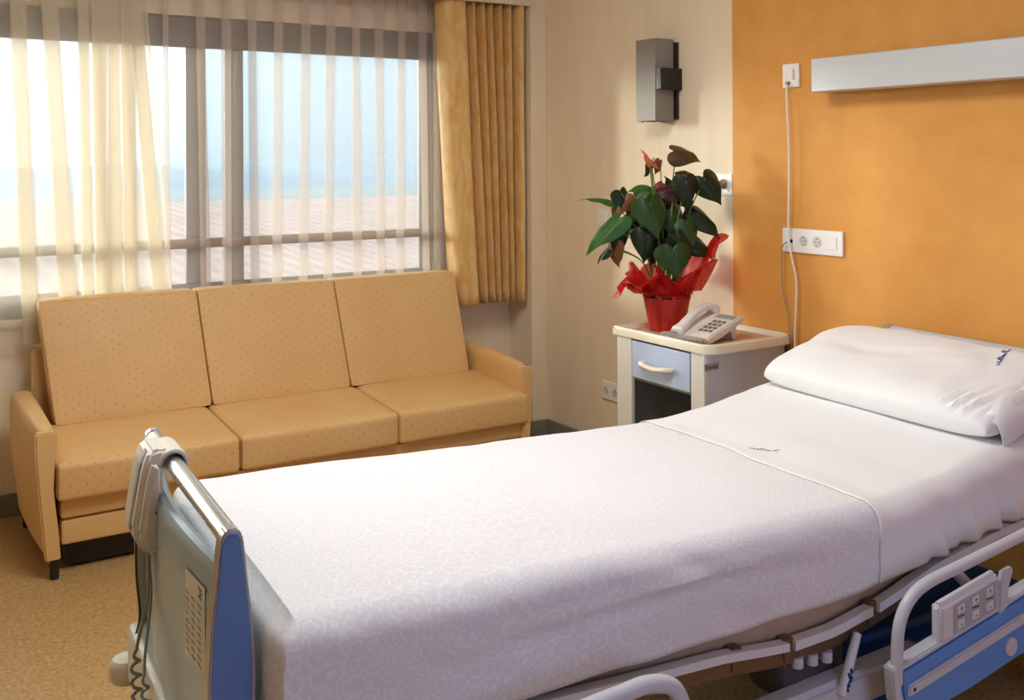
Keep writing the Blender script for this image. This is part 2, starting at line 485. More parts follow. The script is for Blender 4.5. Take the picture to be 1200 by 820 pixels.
# window: frame, sashes, rail, sill, panes
b = BM()
y0, y1 = .234, .258
box(b, WX0, -.56, y0, y1, 1.885, WZ1, .006)      # head
box(b, WX0, -.56, y0, y1, WZ0, .862, .006)       # bottom
box(b, -.60, WX1, y0, y1, WZ0, WZ1, .006)        # right jamb
box(b, WX0, WX0+.07, y0, y1, WZ0, WZ1, .006)
win = obj('window_1', b, 'frame', None, True); win['kind'] = 'structure'
for mx0, mx1 in ((-1.562, -1.478), (-1.732, -1.645), (-2.95, -2.87)):
    obj('mullion', box(BM(), mx0, mx1, y0-.006, y1, .862, 1.885, .006), 'frame', win)
obj('sash_rail', box(BM(), WX0+.07, -.60, y0-.012, y1, 1.014, 1.056, .008), 'rail', win)
obj('window_sill', box(BM(), WX0, WX1, YW-.02, y0, WZ0-.025, WZ0+.004, .006), 'pelmet', win)
for a, c in ((WX0+.07, -2.95), (-2.87, -1.732), (-1.645, -1.562), (-1.478, -.60)):
    for za, zc in ((.862, 1.014), (1.056, 1.885)):
        obj('pane', box(BM(), a, c, .243, .247, za, zc), 'glass', win, False)

# ------------------------------------------------------------------ outside
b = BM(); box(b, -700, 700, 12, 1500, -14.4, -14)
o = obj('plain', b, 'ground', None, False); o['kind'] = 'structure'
t = thing('neighbouring_building', (0, 15, -14), 'pale building with a clay tiled roof seen through the window', 'building')
obj('wall', box(BM(), -32, 16, 9.4, 34, -14, -.3), 'render_wall', t, False)
b = BM()
prism(b, [(-33, 8.6, -.32), (-33, 22, .33), (-33, 35, -.32), (-33, 35, -.5), (-33, 8.6, -.5)], (50, 0, 0))
obj('roof', b, 'roof', t, False)
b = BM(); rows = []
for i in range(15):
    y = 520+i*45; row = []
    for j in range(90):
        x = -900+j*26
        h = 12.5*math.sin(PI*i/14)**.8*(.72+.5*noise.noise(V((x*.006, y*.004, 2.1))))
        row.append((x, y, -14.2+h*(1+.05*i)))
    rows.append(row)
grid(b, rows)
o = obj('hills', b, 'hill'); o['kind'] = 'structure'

# ------------------------------------------------------------------ curtains
def sheer(name, mat, label, pleats, x_left, x_right, y0, zt=2.16, zb=.683, seed=0, group=None):
    zT, zB = 1.723, .975
    rows = []
    for i in range(30):
        z = zt+(zb-zt)*i/29
        f = (zT-z)/(zT-zB)
        lin = lambda p: p[0]+(p[1]-p[0])*f
        pts = [V((lin(x_left), y0, z))]
        for k, p in enumerate(pleats):
            xc = lin(p); wd = p[2]*(.9+.2*noise.noise(V((k*3.1+seed, z*1.3, 0))))
            dy = .012
            jit = .006*noise.noise(V((k*7.7, z*1.1, seed)))
            xc += .004*noise.noise(V((k*2.7, z*.9, seed+5)))
            pts += [V((xc-wd*.1, y0-.001+jit, z)), V((xc+wd/2, y0-dy*.35+jit, z)), V((xc-wd/2, y0-dy*.75+jit, z)), V((xc+wd*.46, y0-dy*1.2+jit, z)), V((xc-wd*.46, y0-dy*1.6+jit, z)), V((xc+wd*.3, y0-dy*2+jit, z)), V((xc+wd*.9, y0-dy+jit, z))]
        pts.append(V((lin(x_right), y0, z)))
        row = catmull(pts, 4)
        rows.append(row)
    b = BM(); grid(b, rows)
    return tag(obj(name, b, mat), label, 'curtain', group)
w = .030
PL = [(-3.55, -3.50), (-3.36, -3.30), (-3.18, -3.12), (-3.0, -2.95), (-2.82, -2.77), (-2.635, -2.58), (-2.535, -2.5), (-2.39, -2.366), (-2.271, -2.23), (-2.16, -2.15), (-2.102, -2.098), (-2.047, -2.046), (-1.99, -1.985), (-1.938, -1.88)]
sheer('sheer_curtain', 'sheer2', 'cream sheer curtain bunched at the left half of the window', [p+((.07 if i in (7, 8) else .06 if i > 9 else .045),) for i, p in enumerate(PL)], (-3.9, -3.9), (-1.899, -1.833), .135, seed=3)
PR = [(-2.102, -2.086), (-1.99, -1.966), (-1.833, -1.829), (-1.684, -1.67), (-1.578, -1.578), (-1.462, -1.454), (-1.345, -1.353), (-1.218, -1.23), (-1.099, -1.111), (-.969, -.968), (-.851, -.847), (-.736, -.744), (-.617, -.607), (-.522, -.521)]
sheer('sheer_curtain', 'sheer', 'white sheer curtain with narrow pleats covering the right half of the window', [p+(.03 if i < 3 else .048,) for i, p in enumerate(PR)], (-2.202, -2.118), (-.476, -.476), .165, seed=9)

# gold drape
rows = []
xt = [-.585, -.56, -.50, -.455, -.425, -.40, -.375, -.350, -.325, -.30, -.275, -.25, -.225, -.20, -.175, -.15, -.125, -.105]
xb = [-.50, -.478, -.425, -.385, -.358, -.335, -.315, -.297, -.278, -.259, -.240, -.221, -.202, -.184, -.166, -.148, -.125, -.103]
dy = [.05, -.004, -.010, -.006, .045, -.008, .05, -.012, .048, -.010, .052, -.012, .046, -.012, .05, -.006, -.014, .012]
for i in range(24):
    z = 2.19+(.686-2.19)*i/23; f = (2.15-z)/(2.15-.686); f = max(0, f)
    e = 1+.25*f
    pts = []
    for k in range(len(xt)):
        x = xt[k]+(xb[k]-xt[k])*f + .008*noise.noise(V((k*1.7, z*1.2, 0)))*(0 if k in (0, 1, len(xt)-1) else 1)
        pts.append(V((x, .036+dy[k]*1.4*e, z+.003*math.sin(k*2.1))))
    rows.append(catmull(pts, 5))
b = BM(); grid(b, rows)
o = tag(obj('drape', b, 'drape'), 'gold pleated drape hanging right of the window', 'curtain')
md = o.modifiers.new('thick', 'SOLIDIFY'); md.thickness = .002

# ------------------------------------------------------------------ sofa
sf = thing('sofa', (-1.42, -.2, 0), 'tan three seat sofa with dotted cushions under the window', 'sofa')
sx = [-2.366, -1.745, -1.105, -.485]
for i in range(3):
    x0, x1 = sx[i]+.0015, sx[i+1]-.0015
    b = BM()
    def fs(p, q):
        hy = (q.y+1)/2
        return V((p.x+(x0+x1)/2, p.y-.335, p.z+.320+(.030*hy if q.z > -.5 else 0)))
    rbox(b, None, ((x1-x0)/2, .235, .066), .020, 14, (0, .004, .006), Matrix.Identity(4), fs)
    obj('seat_cushion', b, 'vinyl', sf)
tops = [-2.350, -1.748, -1.145, -.530]; bots = [-2.312, -1.728, -1.130, -.538]
for i in range(3):
    b = BM()
    def fn(p, q, i=i):
        u = (p.x/.30+1)/2; h = (p.z/.2285+1)/2      # 0..1 across / up
        xa = bots[i]+(bots[i+1]-bots[i])*u; xb_ = tops[i]+(tops[i+1]-tops[i])*u
        g = .0015*(1 if u < .5 else -1)
        yf = -.152+(.006+.152)*h
        return V((xa+(xb_-xa)*h+g, yf+.05+p.y, .412+(.862-.412)*h))
    rbox(b, None, (.30, .05, .2285), .013, 14, (0, .006, 0), Matrix.Identity(4), fn)
    obj('back_cushion', b, 'vinyl', sf)
# back frame and base
b = BM(); prism(b, [(-2.362, -.02, .1), (-2.362, .075, .665), (-2.362, .115, .665), (-2.362, .115, .1)], (1.86, 0, 0), .008)
obj('back_frame', b, 'vinyl_plain', sf)
obj('base_panel', box(BM(), -2.35, -.50, -.50, -.05, .185, .252, .01), 'vinyl_plain', sf)
obj('drawer_front', box(BM(), -2.35, -.50, -.53, -.47, .10, .186, .012), 'vinyl_plain', sf)
obj('drawer_front', box(BM(), -2.352, -.50, -.535, -.48, .190, .254, .012), 'vinyl_plain', sf)
obj('plinth', box(BM(), -2.33, -.52, -.47, .08, .012, .11), 'blackwood', sf)
def arm(x_in, x_out, xf_out):
    s = 1 if x_out > x_in else -1
    wdt = abs(x_out-x_in)
    b = BM()
    def fn(p, q):
        hz = (q.z+1)/2; hy = (q.y+1)/2           # hy 1 = back
        taper = (.62+.38*min(1, hz*1.5))*(1-.30*max(0, 1-hy*2.2))
        x = x_in+s*(wdt*taper)*((p.x/(wdt/2)*s+1)/2)
        z = p.z+.29 - (.012*max(0, .5-hy)*2 if hz > .6 else 0)+(.012*hy if hz > .6 else 0)
        return V((x, p.y-.245, z))
    rbox(b, None, (wdt/2, .285, .225), min(.028, wdt/2-.002), 12, (.004, 0, .004), Matrix.Identity(4), fn)
    obj('arm', b, 'vinyl_plain', sf)
    # flat upholstered front facing, narrower at the foot
    b = BM()
    w_ = xf_out-x_in
    pf = [(x_in, .495), (xf_out, .495), (x_in+w_*.98, .40), (x_in+w_*.74, .20), (x_in+w_*.55, .062), (x_in-w_*.16, .062), (x_in-w_*.06, .16), (x_in+w_*.16, .30), (x_in+w_*.10, .38), (x_in-w_*.02, .44)]
    prism(b, [(x, -.556, z) for x, z in pf], (0, .03, 0), .006)
    obj('arm_facing', b, 'vinyl_plain', sf)
arm(-2.364, -2.446, -2.432)
arm(-.508, -.445, -.458)
for x, y in ((-2.372, -.535), (-.49, -.535), (-2.385, .05), (-.49, .05)):
    b = BM(); prism(b, [(x-.013, y-.018, .07), (x+.013, y-.018, .07), (x+.013, y+.018, .07), (x-.013, y+.018, .07)], (0, 0, -.07), .003)
    obj('leg', b, 'blackwood', sf)

# ------------------------------------------------------------------ nightstand
ns = thing('nightstand', (-.22, -1.36, 0), 'white bedside cabinet with pale blue drawer beside the bed', 'cabinet')
F0 = -.432; YL, YR = -1.116, -1.602
b = BM()
box(b, F0, -.02, YL-.016, YL, .09, .712, .003); box(b, F0, -.02, YR, YR+.016, .09, .712, .003)
box(b, -.036, -.02, YR, YL, .09, .712); box(b, F0+.01, -.02, YR, YL, .09, .11)
obj('carcass', b, 'side_grey', ns, False)
obj('front_post', box(BM(), F0-.006, F0+.012, YL-.088, YL+.001, .085, .714, .004), 'post_white', ns)
obj('front_post', box(BM(), F0-.006, F0+.012, YR-.001, YR+.068, .085, .714, .004), 'post_white', ns)
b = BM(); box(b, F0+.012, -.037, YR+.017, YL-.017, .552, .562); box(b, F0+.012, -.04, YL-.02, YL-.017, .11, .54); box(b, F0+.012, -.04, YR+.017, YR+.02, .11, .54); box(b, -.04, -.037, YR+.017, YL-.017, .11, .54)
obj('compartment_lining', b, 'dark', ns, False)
dw = obj('drawer', box(BM(), F0-.008, F0+.014, -1.530, -1.210, .566, .704, .003), 'drawer_blue', ns)
b = BM()
tube(b, [(F0-.008, -1.28, .629), (F0-.024, -1.282, .629), (F0-.034, -1.30, .628), (F0-.036, -1.36, .622), (F0-.034, -1.42, .628), (F0-.024, -1.438, .629), (F0-.008, -1.44, .629)], .0105, 12, True, 5)
obj('handle', b, 'ivory', dw)
# moulded tray top: chamfered near corners, raised rim
outline = [(-.445, -1.100), (-.445, -1.592), (-.425, -1.618), (-.395, -1.634), (-.065, -1.634), (-.03, -1.622), (-.012, -1.59), (-.012, -1.100)]
def inset(poly, d):
    n = len(poly); out = []
    for i in range(n):
        p0, p1, p2 = V(poly[i-1]), V(poly[i]), V(poly[(i+1) % n])
        e1 = (p1-p0).normalized(); e2 = (p2-p1).normalized()
        n1 = V((-e1.y, e1.x)); n2 = V((-e2.y, e2.x))
        m = (n1+n2); m = m/max(.3, m.dot(n1)) if m.length > 0 else n1
        out.append(p1+m*d)
    return out
b = BM()
loops = [(0, .713), (0, .738), (.004, .745), (.011, .746), (.016, .742), (.021, .7275)]
rows = []
for d, z in loops:
    rows.append([V((p[0], p[1], z)) for p in inset(outline, d)])
rows.insert(0, [V((p[0], p[1], .713)) for p in inset(outline, .03)])
grid(b, rows, True)
tr = obj('tray_rim', b, 'ivory', ns)
b = BM(); poly = [V((p[0], p[1], .711)) for p in inset(outline, .012)]
prism(b, poly, (0, 0, .0165))
obj('tray_surface', b, 'wood_tray', ns, False)
b = BM(); box(b, -.440, -.372, YR-.006, YR, .655, .680, .002)
pl = obj('label_plate', b, 'greyplast', ns)
b = BM()
for k, (x, hgt) in enumerate([(-.433, .016), (-.422, .008), (-.414, .008), (-.406, .008), (-.397, .011), (-.389, .008), (-.381, .012)]):
    box(b, x-.003, x+.003, YR-.0068, YR-.006, .661, .661+hgt); 
    if k % 2 == 0: box(b, x-.0028, x+.006, YR-.0068, YR-.006, .661+hgt-.002, .661+hgt)
obj('label_print', b, 'inkbrown', pl, False)
for x, y in ((-.40, -1.15), (-.40, -1.57), (-.06, -1.15), (-.06, -1.57)):
    b = BM(); lathe(b, [(.0, .0), (.03, .004), (.036, .02), (.036, .05), (.03, .066), (0, .07)], (x, y, 0), 'z', 16)
    box(b, x-.008, x+.008, y-.02, y+.02, .06, .1)
    obj('caster', b, 'darkgrey', ns)

# ------------------------------------------------------------------ telephone
ph = thing('telephone', (-.27, -1.44, .7275), 'grey white desk telephone on the bedside cabinet tray', 'telephone')
ang = math.radians(7)
PA = V((math.cos(ang), math.sin(ang), 0)); PW = V((-math.sin(ang), math.cos(ang), 0)); PO = V((-.372, -1.545, .7275))
def P(a, w_, z): return PO+PA*a+PW*w_+V((0, 0, z))
prof = [(0, .002), (.0, .020), (.02, .030), (.195, .082), (.212, .083), (.216, .074), (.205, .058), (.09, .018), (.03, .002)]
b = BM(); prism(b, [P(a, 0, z) for a, z in prof], PW*.168, .005)
obj('phone_body', b, 'phone', ph)
b = BM(); prism(b, [P(.15, .012, .040), P(.185, .012, .056), P(.185, .012, 0), P(.165, .012, 0)], PW*.144, .002)
obj('stand', b, 'phone', ph)
slope = (.082-.030)/(.195-.02)
def top(a): return .030+slope*(a-.02)
for r in range(4):
    for c in range(3):
        a = .055+r*.026; w_ = .028+c*.022
        b = BM()
        pts = [P(a-.007, w_-.007, top(a-.007)), P(a+.007, w_-.007, top(a+.007)), P(a+.007, w_+.007, top(a+.007)), P(a-.007, w_+.007, top(a-.007))]
        prism(b, pts, (0, 0, .004), .0012, 1)
        obj('key', b, 'keys', ph)
b = BM(); prism(b, [P(.165, .012, top(.165)), P(.192, .012, top(.192)), P(.192, .1, top(.192)), P(.165, .1, top(.165))], (0, 0, .0025), .001, 1)
obj('display_strip', b, 'greyplast', ph)
# handset in its cradle on the left
hs_pts = [(.0, .030), (.03, .040), (.075, .068), (.115, .087), (.155, .098), (.185, .099), (.213, .090)]
b = BM()
rows = []
cc = catmull([P(a, .138, z+.010) for a, z in hs_pts], 5)
for i, p in enumerate(cc):
    t = i/(len(cc)-1)
    e = abs(2*t-1)
    wd = .017+.011*e**2; th = (.012+.011*e**3)*(1 if 0 < i < len(cc)-1 else .7)
    tn = (cc[min(i+1, len(cc)-1)]-cc[max(i-1, 0)]).normalized(); nn = PW.cross(tn)*-1
    if nn.z < 0: nn = -nn
    dn = .012*e**4
    row = []
    for k in range(16):
        a = 2*PI*k/16
        cx, sz = math.copysign(abs(math.cos(a))**.6, math.cos(a)), math.copysign(abs(math.sin(a))**.6, math.sin(a))
        row.append(p+PW*cx*wd+nn*(sz*th)-V((0, 0, dn)))
    rows.append(row)
vr = grid(b, rows, True); b.faces.new(vr[0][::-1]); b.faces.new(vr[-1])
obj('handset', b, 'phone', ph)
b = BM(); base = catmull([P(.006, .14, .03), P(-.014, .168, .022), P(-.026, .185, .020), P(-.026, .14, .020), P(-.022, .09, .020), P(-.018, .04, .020), P(-.014, .008, .019), P(.004, .010, .014)], 26)
pts = []
for i, p in enumerate(base):
    a = i*1.0
    tn = (base[min(i+1, len(base)-1)]-base[max(i-1, 0)]).normalized()
    s1 = V((0, 0, 1)); s2 = tn.cross(s1)
    pts.append(p+(s1*math.sin(a)+s2*math.cos(a))*.0085)
tube(b, pts, .0026, 6)
obj('coiled_cord', b, 'phonecord', ph)

# ------------------------------------------------------------------ potted anthurium
pc = V((-.262, -1.205, .7275))
pt = thing('potted_anthurium', pc, 'leafy anthurium plant in a red wrapped pot on the bedside cabinet', 'plant')
b = BM(); rows = []
for i in range(10):
    f = i/9; z = .003+.165*f; r0 = .070+.030*f
    row = []
    for k in range(48):
        a = 2*PI*k/48
        oct_ = 1/math.cos(((a+.3) % (PI/4))-PI/8)*.955
        rr = r0*(oct_*.75+.25)+.0025*math.sin(a*13+z*20)*f
        row.append(pc+V((rr*math.cos(a), rr*math.sin(a), z)))
    rows.append(row)
vr = grid(b, rows, True); b.faces.new(vr[0][::-1])
obj('wrapped_pot', b, 'pot', pt)
b = BM(); lathe(b, [(0, .150), (.06, .152), (.094, .148), (.094, .13), (0, .13)], pc, 'z', 24); obj('soil', b, 'soil', pt)
R_ = rt0; T_ = -fw
def loc(u, v, d=0):    # metres right / up from the foot of the pot, d towards the room
    return pc+R_*u+V((0, 0, v))+T_*d
# ruffled collar of the wrap
b = BM(); rows = []
NA = 96
for i in range(13):
    f = i/12; row = []
    for k in range(NA):
        a = 2*PI*k/NA                         # 0 = right in the room view, 90deg = away
        ca, sa = math.cos(a), math.sin(a)
        right = max(0, ca)**.55; left = max(0, -ca); front = max(0, -sa)
        flare = .050+.055*right**3+.030*left**3+.030*abs(sa)
        rise = .060+.150*right**4+.02*left**2+.03*front+.05*max(0, math.cos(a-2.15))**6
        ruff = .022*math.sin(a*6+1.2)+.014*math.sin(a*11+.5)+.010*math.sin(a*17)
        r = .1015+.002*math.sin(a*8)+flare*f**1.15+ruff*f*.9
        z = .140+.006*math.sin(a*8)*(1-f)+rise*math.sin(f*PI*.5)**1.1 + .028*f*math.sin(a*7+2)
        # rim rolls over and droops on the left, folds up on the right
        z -= (.085*left**2+.02)*max(0, f-.55)*1.6
        z += .03*max(0, f-.6)*right
        row.append(pc+R_*(r*ca)+(-T_)*(r*sa)+V((0, 0, z)))
    rows.append(row)
grid(b, rows, True)
obj('wrap_collar', b, 'wrap', pt)
# a few folded-up corners of the wrap
for (u, v, d, du, dv, wd) in ((-.105, .165, .07, -.04, .105, .11), (-.03, .155, .105, -.02, .10, .12), (.04, .160, .085, .135, .12, .17), (-.055, .150, .08, -.11, .035, .16), (.02, .15, .11, .05, -.02, .10)):
    b = BM(); rows = []
    for i in range(7):
        f = i/6
        row = []
        for k in range(7):
            g = (k-3)/3
            p = loc(u+du*f+g*wd*.5*(1-f*.85), v+dv*f, d+.02*math.sin(f*PI)+.018*math.cos(g*3+f*2)-.02*f)
            row.append(p)
        rows.append(row)
    grid(b, rows)
    obj('wrap_fold', b, 'wrap', pt)

HEART = [(1.0, 0), (.90, .055), (.78, .14), (.62, .26), (.42, .38), (.20, .465), (0, .49), (-.16, .44), (-.25, .33), (-.27, .20), (-.20, .08), (-.10, .0)]
HEART = HEART+[(x, -y) for x, y in HEART[::-1][1:-1]]
def leaf(center, tipdir, normal, L, W, mat, name='leaf', cup=.16):
    """heart shaped blade meshed in rings around the petiole; L total length, W width"""
    d = V(tipdir).normalized(); n = V(normal); n = (n-d*n.dot(d)).normalized(); s = d.cross(n)
    b = BM(); rows = []; kx = L/1.27; ky = W/.98
    hh = catmull([V((x, y, 0)) for x, y in HEART]+[V((1, 0, 0))], 3)[:-1]
    rip = random.uniform(0, 6)
    for i in range(7):
        f = max(.02, i/6); row = []
        for p in hh:
            X, Y = p.x*f*kx, p.y*f*ky
            zz = -cup*X*X/L*2.2+.22*abs(Y)-1.5*Y*Y/max(W, .01)+.003*f*math.sin(7*Y/max(W, .01)*2+rip+X/L*5)
            row.append(V(center)+d*(X-.36*kx)+s*Y+n*zz)
        rows.append(row)
    vr = grid(b, rows, True); b.faces.new(vr[0])
    obj(name, b, mat, pt)
    return V(center)-d*.36*kx
# (u, v) in pixels of the room view, 300 px to the metre, depth d, tip direction (right, up, toward), face tilt, length, width, colour
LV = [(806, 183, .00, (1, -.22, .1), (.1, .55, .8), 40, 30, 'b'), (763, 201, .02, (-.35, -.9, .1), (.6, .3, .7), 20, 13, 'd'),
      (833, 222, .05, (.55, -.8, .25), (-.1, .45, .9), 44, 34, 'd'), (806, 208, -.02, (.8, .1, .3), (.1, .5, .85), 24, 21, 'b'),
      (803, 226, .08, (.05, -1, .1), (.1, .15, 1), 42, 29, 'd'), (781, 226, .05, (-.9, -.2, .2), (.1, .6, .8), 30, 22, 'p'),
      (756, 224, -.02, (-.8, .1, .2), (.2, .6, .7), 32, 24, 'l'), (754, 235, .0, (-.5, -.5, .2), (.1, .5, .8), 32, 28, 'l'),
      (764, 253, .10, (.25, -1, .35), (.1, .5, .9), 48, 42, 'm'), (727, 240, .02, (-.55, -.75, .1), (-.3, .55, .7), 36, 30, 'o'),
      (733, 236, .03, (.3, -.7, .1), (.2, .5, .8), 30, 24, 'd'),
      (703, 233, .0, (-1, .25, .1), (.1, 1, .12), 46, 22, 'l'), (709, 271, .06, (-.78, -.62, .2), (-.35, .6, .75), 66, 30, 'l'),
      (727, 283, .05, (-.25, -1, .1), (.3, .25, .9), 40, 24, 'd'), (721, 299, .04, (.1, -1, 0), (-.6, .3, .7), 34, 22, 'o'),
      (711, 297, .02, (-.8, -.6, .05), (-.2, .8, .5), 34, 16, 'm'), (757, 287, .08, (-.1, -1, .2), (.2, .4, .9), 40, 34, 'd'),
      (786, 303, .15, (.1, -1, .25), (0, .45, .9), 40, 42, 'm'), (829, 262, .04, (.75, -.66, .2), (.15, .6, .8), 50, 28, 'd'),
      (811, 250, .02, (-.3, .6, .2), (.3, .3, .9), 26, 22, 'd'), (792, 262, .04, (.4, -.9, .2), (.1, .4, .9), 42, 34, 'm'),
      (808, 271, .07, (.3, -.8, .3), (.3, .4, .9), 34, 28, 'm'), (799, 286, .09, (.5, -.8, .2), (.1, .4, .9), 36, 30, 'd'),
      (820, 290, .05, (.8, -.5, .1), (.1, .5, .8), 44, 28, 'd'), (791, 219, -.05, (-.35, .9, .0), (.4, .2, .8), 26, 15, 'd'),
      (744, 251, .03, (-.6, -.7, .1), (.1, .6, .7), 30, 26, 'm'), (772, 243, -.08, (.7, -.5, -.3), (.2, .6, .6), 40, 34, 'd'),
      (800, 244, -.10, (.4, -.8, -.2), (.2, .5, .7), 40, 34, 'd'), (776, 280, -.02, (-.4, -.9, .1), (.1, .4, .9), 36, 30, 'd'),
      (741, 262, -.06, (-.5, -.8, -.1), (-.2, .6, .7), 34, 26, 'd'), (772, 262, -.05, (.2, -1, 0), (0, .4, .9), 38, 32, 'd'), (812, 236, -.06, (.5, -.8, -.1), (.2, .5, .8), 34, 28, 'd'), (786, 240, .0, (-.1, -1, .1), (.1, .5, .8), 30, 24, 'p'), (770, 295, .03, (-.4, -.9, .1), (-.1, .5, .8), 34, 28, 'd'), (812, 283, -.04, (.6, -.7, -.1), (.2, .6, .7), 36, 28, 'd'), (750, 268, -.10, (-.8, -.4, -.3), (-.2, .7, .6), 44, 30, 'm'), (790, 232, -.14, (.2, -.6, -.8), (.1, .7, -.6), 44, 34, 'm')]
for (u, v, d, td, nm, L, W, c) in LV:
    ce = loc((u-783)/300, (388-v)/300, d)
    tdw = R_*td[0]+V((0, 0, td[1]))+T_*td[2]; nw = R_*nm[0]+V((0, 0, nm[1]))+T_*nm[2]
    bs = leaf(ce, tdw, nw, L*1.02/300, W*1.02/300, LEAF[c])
    fu = max(-.05, min(.05, (u-783)/300*.35))
    st = loc(fu, .155, d*.3)
    mid = st*.45+bs*.55+V((0, 0, .02))-(R_*((u-783)/300*.18))
    b = BM(); tube(b, [st, mid, bs+V((0, 0, .0))], .0026, 6, True, 6)
    obj('stem', b, 'stem', pt)
# flowers: curled spathes with a spadix
for (u, v, d, td, nm, L, W, m_) in ((761, 187, .03, (-.25, 1, .1), (.5, .1, .8), 22, 8, 'spathe'), (769, 193, .03, (.85, -.5, .1), (.2, .7, .6), 24, 9, 'spathe'), (776, 198, .0, (-.1, -1, .1), (.6, .2, .7), 22, 13, 'spathe2'), (772, 219, .02, (-.7, -.3, .2), (.1, .7, .7), 18, 12, 'spathe2')):
    ce = loc((u-783)/300, (388-v)/300, d)
    bs = leaf(ce, R_*td[0]+V((0, 0, td[1]))+T_*td[2], R_*nm[0]+V((0, 0, nm[1]))+T_*nm[2], L/300, W/300, m_, 'flower', .35)
    b = BM(); st = loc((u-783)/300*.2, .155, 0); tube(b, [st, st*.4+bs*.6+V((0, 0, .01)), bs], .0022, 6, True, 6)
    obj('stem', b, 'stem', pt)
b = BM(); p = loc((764-783)/300, (388-193)/300, .035); tube(b, [p, p+R_*.014+V((0, 0, .022))], lambda t: .004-.002*t, 8); obj('spadix', b, 'stem', pt)
b = BM(); p = loc((747-783)/300, (388-253)/300, .06); bmesh.ops.create_icosphere(b, subdivisions=2, radius=.012, matrix=Matrix.Translation(p)); obj('bud', b, 'bud', pt)

# ------------------------------------------------------------------ wall fittings
sc_ = thing('wall_lamp', (-.06, -.9, 1.552), 'grey square tube wall lamp with black bracket above the plant', 'lamp')
b = BM(); box(b, -.118, -.016, -.975, -.848, 1.552, 1.898, .0025)
bmesh.ops.delete(b, geom=[f for f in b.faces if abs(f.normal.z) > .99 and f.calc_area() > .008], context='FACES')
o = obj('lamp_shade', b, 'sconce', sc_, False); o.modifiers.new('t', 'SOLIDIFY').thickness = .003
obj('back_plate', box(BM(), -.012, 0, -.990, -.87, 1.560, 1.885, .002), 'bronze', sc_)
br = obj('bracket', box(BM(), -.116, -.0, -1.010, -.976, 1.682, 1.772, .003), 'black', sc_)
b = BM(); cyl(b, (-.062, -1.0095, 1.727), (-.062, -1.0125, 1.727), .006, 12); obj('screw', b, 'bronze', br)
b = BM(); box(b, -.10, -.03, -.93, -.89, 1.70, 1.75); obj('lamp_holder', b, 'socket', sc_)
for y in (-.965, -.875):
    b = BM(); cyl(b, (-.105, y, 1.546), (-.105, y, 1.554), .004, 8); obj('screw', b, 'chrome', sc_)

hl = thing('overbed_light', (-.05, -2.5, 1.627), 'long brushed aluminium light bar on the orange wall above the bed', 'lamp')
b = BM(); prism(b, [(-.1, -1.789, 1.627), (-.1, -1.789, 1.740), (-.088, -1.789, 1.744), (-.02, -1.789, 1.744), (-.02, -1.789, 1.738), (-.092, -1.789, 1.736), (-.092, -1.789, 1.631), (-.02, -1.789, 1.629), (-.02, -1.789, 1.625), (-.092, -1.789, 1.624)], (0, -1.55, 0), .0008, 1)
obj('light_cover', b, 'alu', hl, False)
obj('mounting_box', box(BM(), -.05, 0, -3.30, -1.80, 1.65, 1.725, .003), 'greyplast', hl)
obj('end_cap', box(BM(), -.094, -.004, -1.796, -1.790, 1.629, 1.742, .001), 'bronze', hl)
obj('tube_light', box(BM(), -.085, -.055, -3.2, -1.90, 1.735, 1.742, .002), 'socket', hl)

def sock(parent, y, z, x=-.010, r=.019):
    b = BM(); lathe(b, [(r, .002), (r, -.002), (r-.002, -.0026), (r-.004, -.0006), (0, -.0006)], (x, y, z), 'x', 24); s = obj('socket', b, 'socket_in', parent)
    b = BM()
    for dy_ in (-.007, .007): cyl(b, (x-.0012, y+dy_, z), (x+.004, y+dy_, z), .0028, 8)
    box(b, x-.0016, x+.003, y-.003, y+.003, z+.010, z+.014); box(b, x-.0016, x+.003, y-.003, y+.003, z-.014, z-.010)
    obj('contact', b, 'keys', s, False)
OX = -.006
sp = thing('socket_panel', (-.01, -1.71, 1.047), 'long white socket strip with two sockets and a switch on the orange wall', 'socket')
obj('plate', box(BM(), OX-.010, OX, -1.851, -1.573, 1.047, 1.136, .004, 3), 'socket', sp)
sock(sp, -1.675, 1.092, OX-.010); sock(sp, -1.738, 1.092, OX-.010)
obj('switch_rocker', box(BM(), OX-.014, OX-.008, -1.826, -1.782, 1.070, 1.114, .002), 'socket', sp)
b = BM(); box(b, OX-.0112, OX-.008, -1.633, -1.588, 1.068, 1.116, .002); ji = obj('jack_insert', b, 'socket', sp)
obj('jack_hole', box(BM(), OX-.0118, OX-.008, -1.625, -1.613, 1.082, 1.095), 'black', ji)
so = thing('call_socket', (-.01, -1.617, 1.655), 'small square white wall socket with a cord plugged in', 'socket')
obj('plate', box(BM(), OX-.010, OX, -1.657, -1.577, 1.655, 1.743, .004, 3), 'socket', so)
obj('indicator', box(BM(), OX-.0125, OX-.008, -1.638, -1.626, 1.682, 1.722, .002), 'red_led', so)
b = BM(); cyl(b, (OX-.008, -1.609, 1.672), (OX-.022, -1.609, 1.668), .007, 12); obj('jack', b, 'brass', so)
dso = thing('double_socket', (-.005, -.53, .281), 'white double power socket low on the beige wall beside the cabinet', 'socket')
obj('plate', box(BM(), -.010, 0, -.592, -.458, .281, .364, .004, 3), 'socket', dso)
sock(dso, -.492, .322, -.010, .018); sock(dso, -.556, .322, -.010, .018)
go = thing('gas_outlet', (-.005, -1.26, 1.247), 'square white wall outlet with a metal nozzle behind the plant leaves', 'outlet')
obj('plate', box(BM(), -.008, 0, -1.304, -1.217, 1.247, 1.332, .003, 3), 'socket', go)
b = BM(); lathe(b, [(.018, 0), (.018, -.012), (.014, -.016), (.014, -.03), (.008, -.032), (0, -.032)], (-.008, -1.262, 1.292), 'x', 20); obj('nozzle', b, 'brass', go)
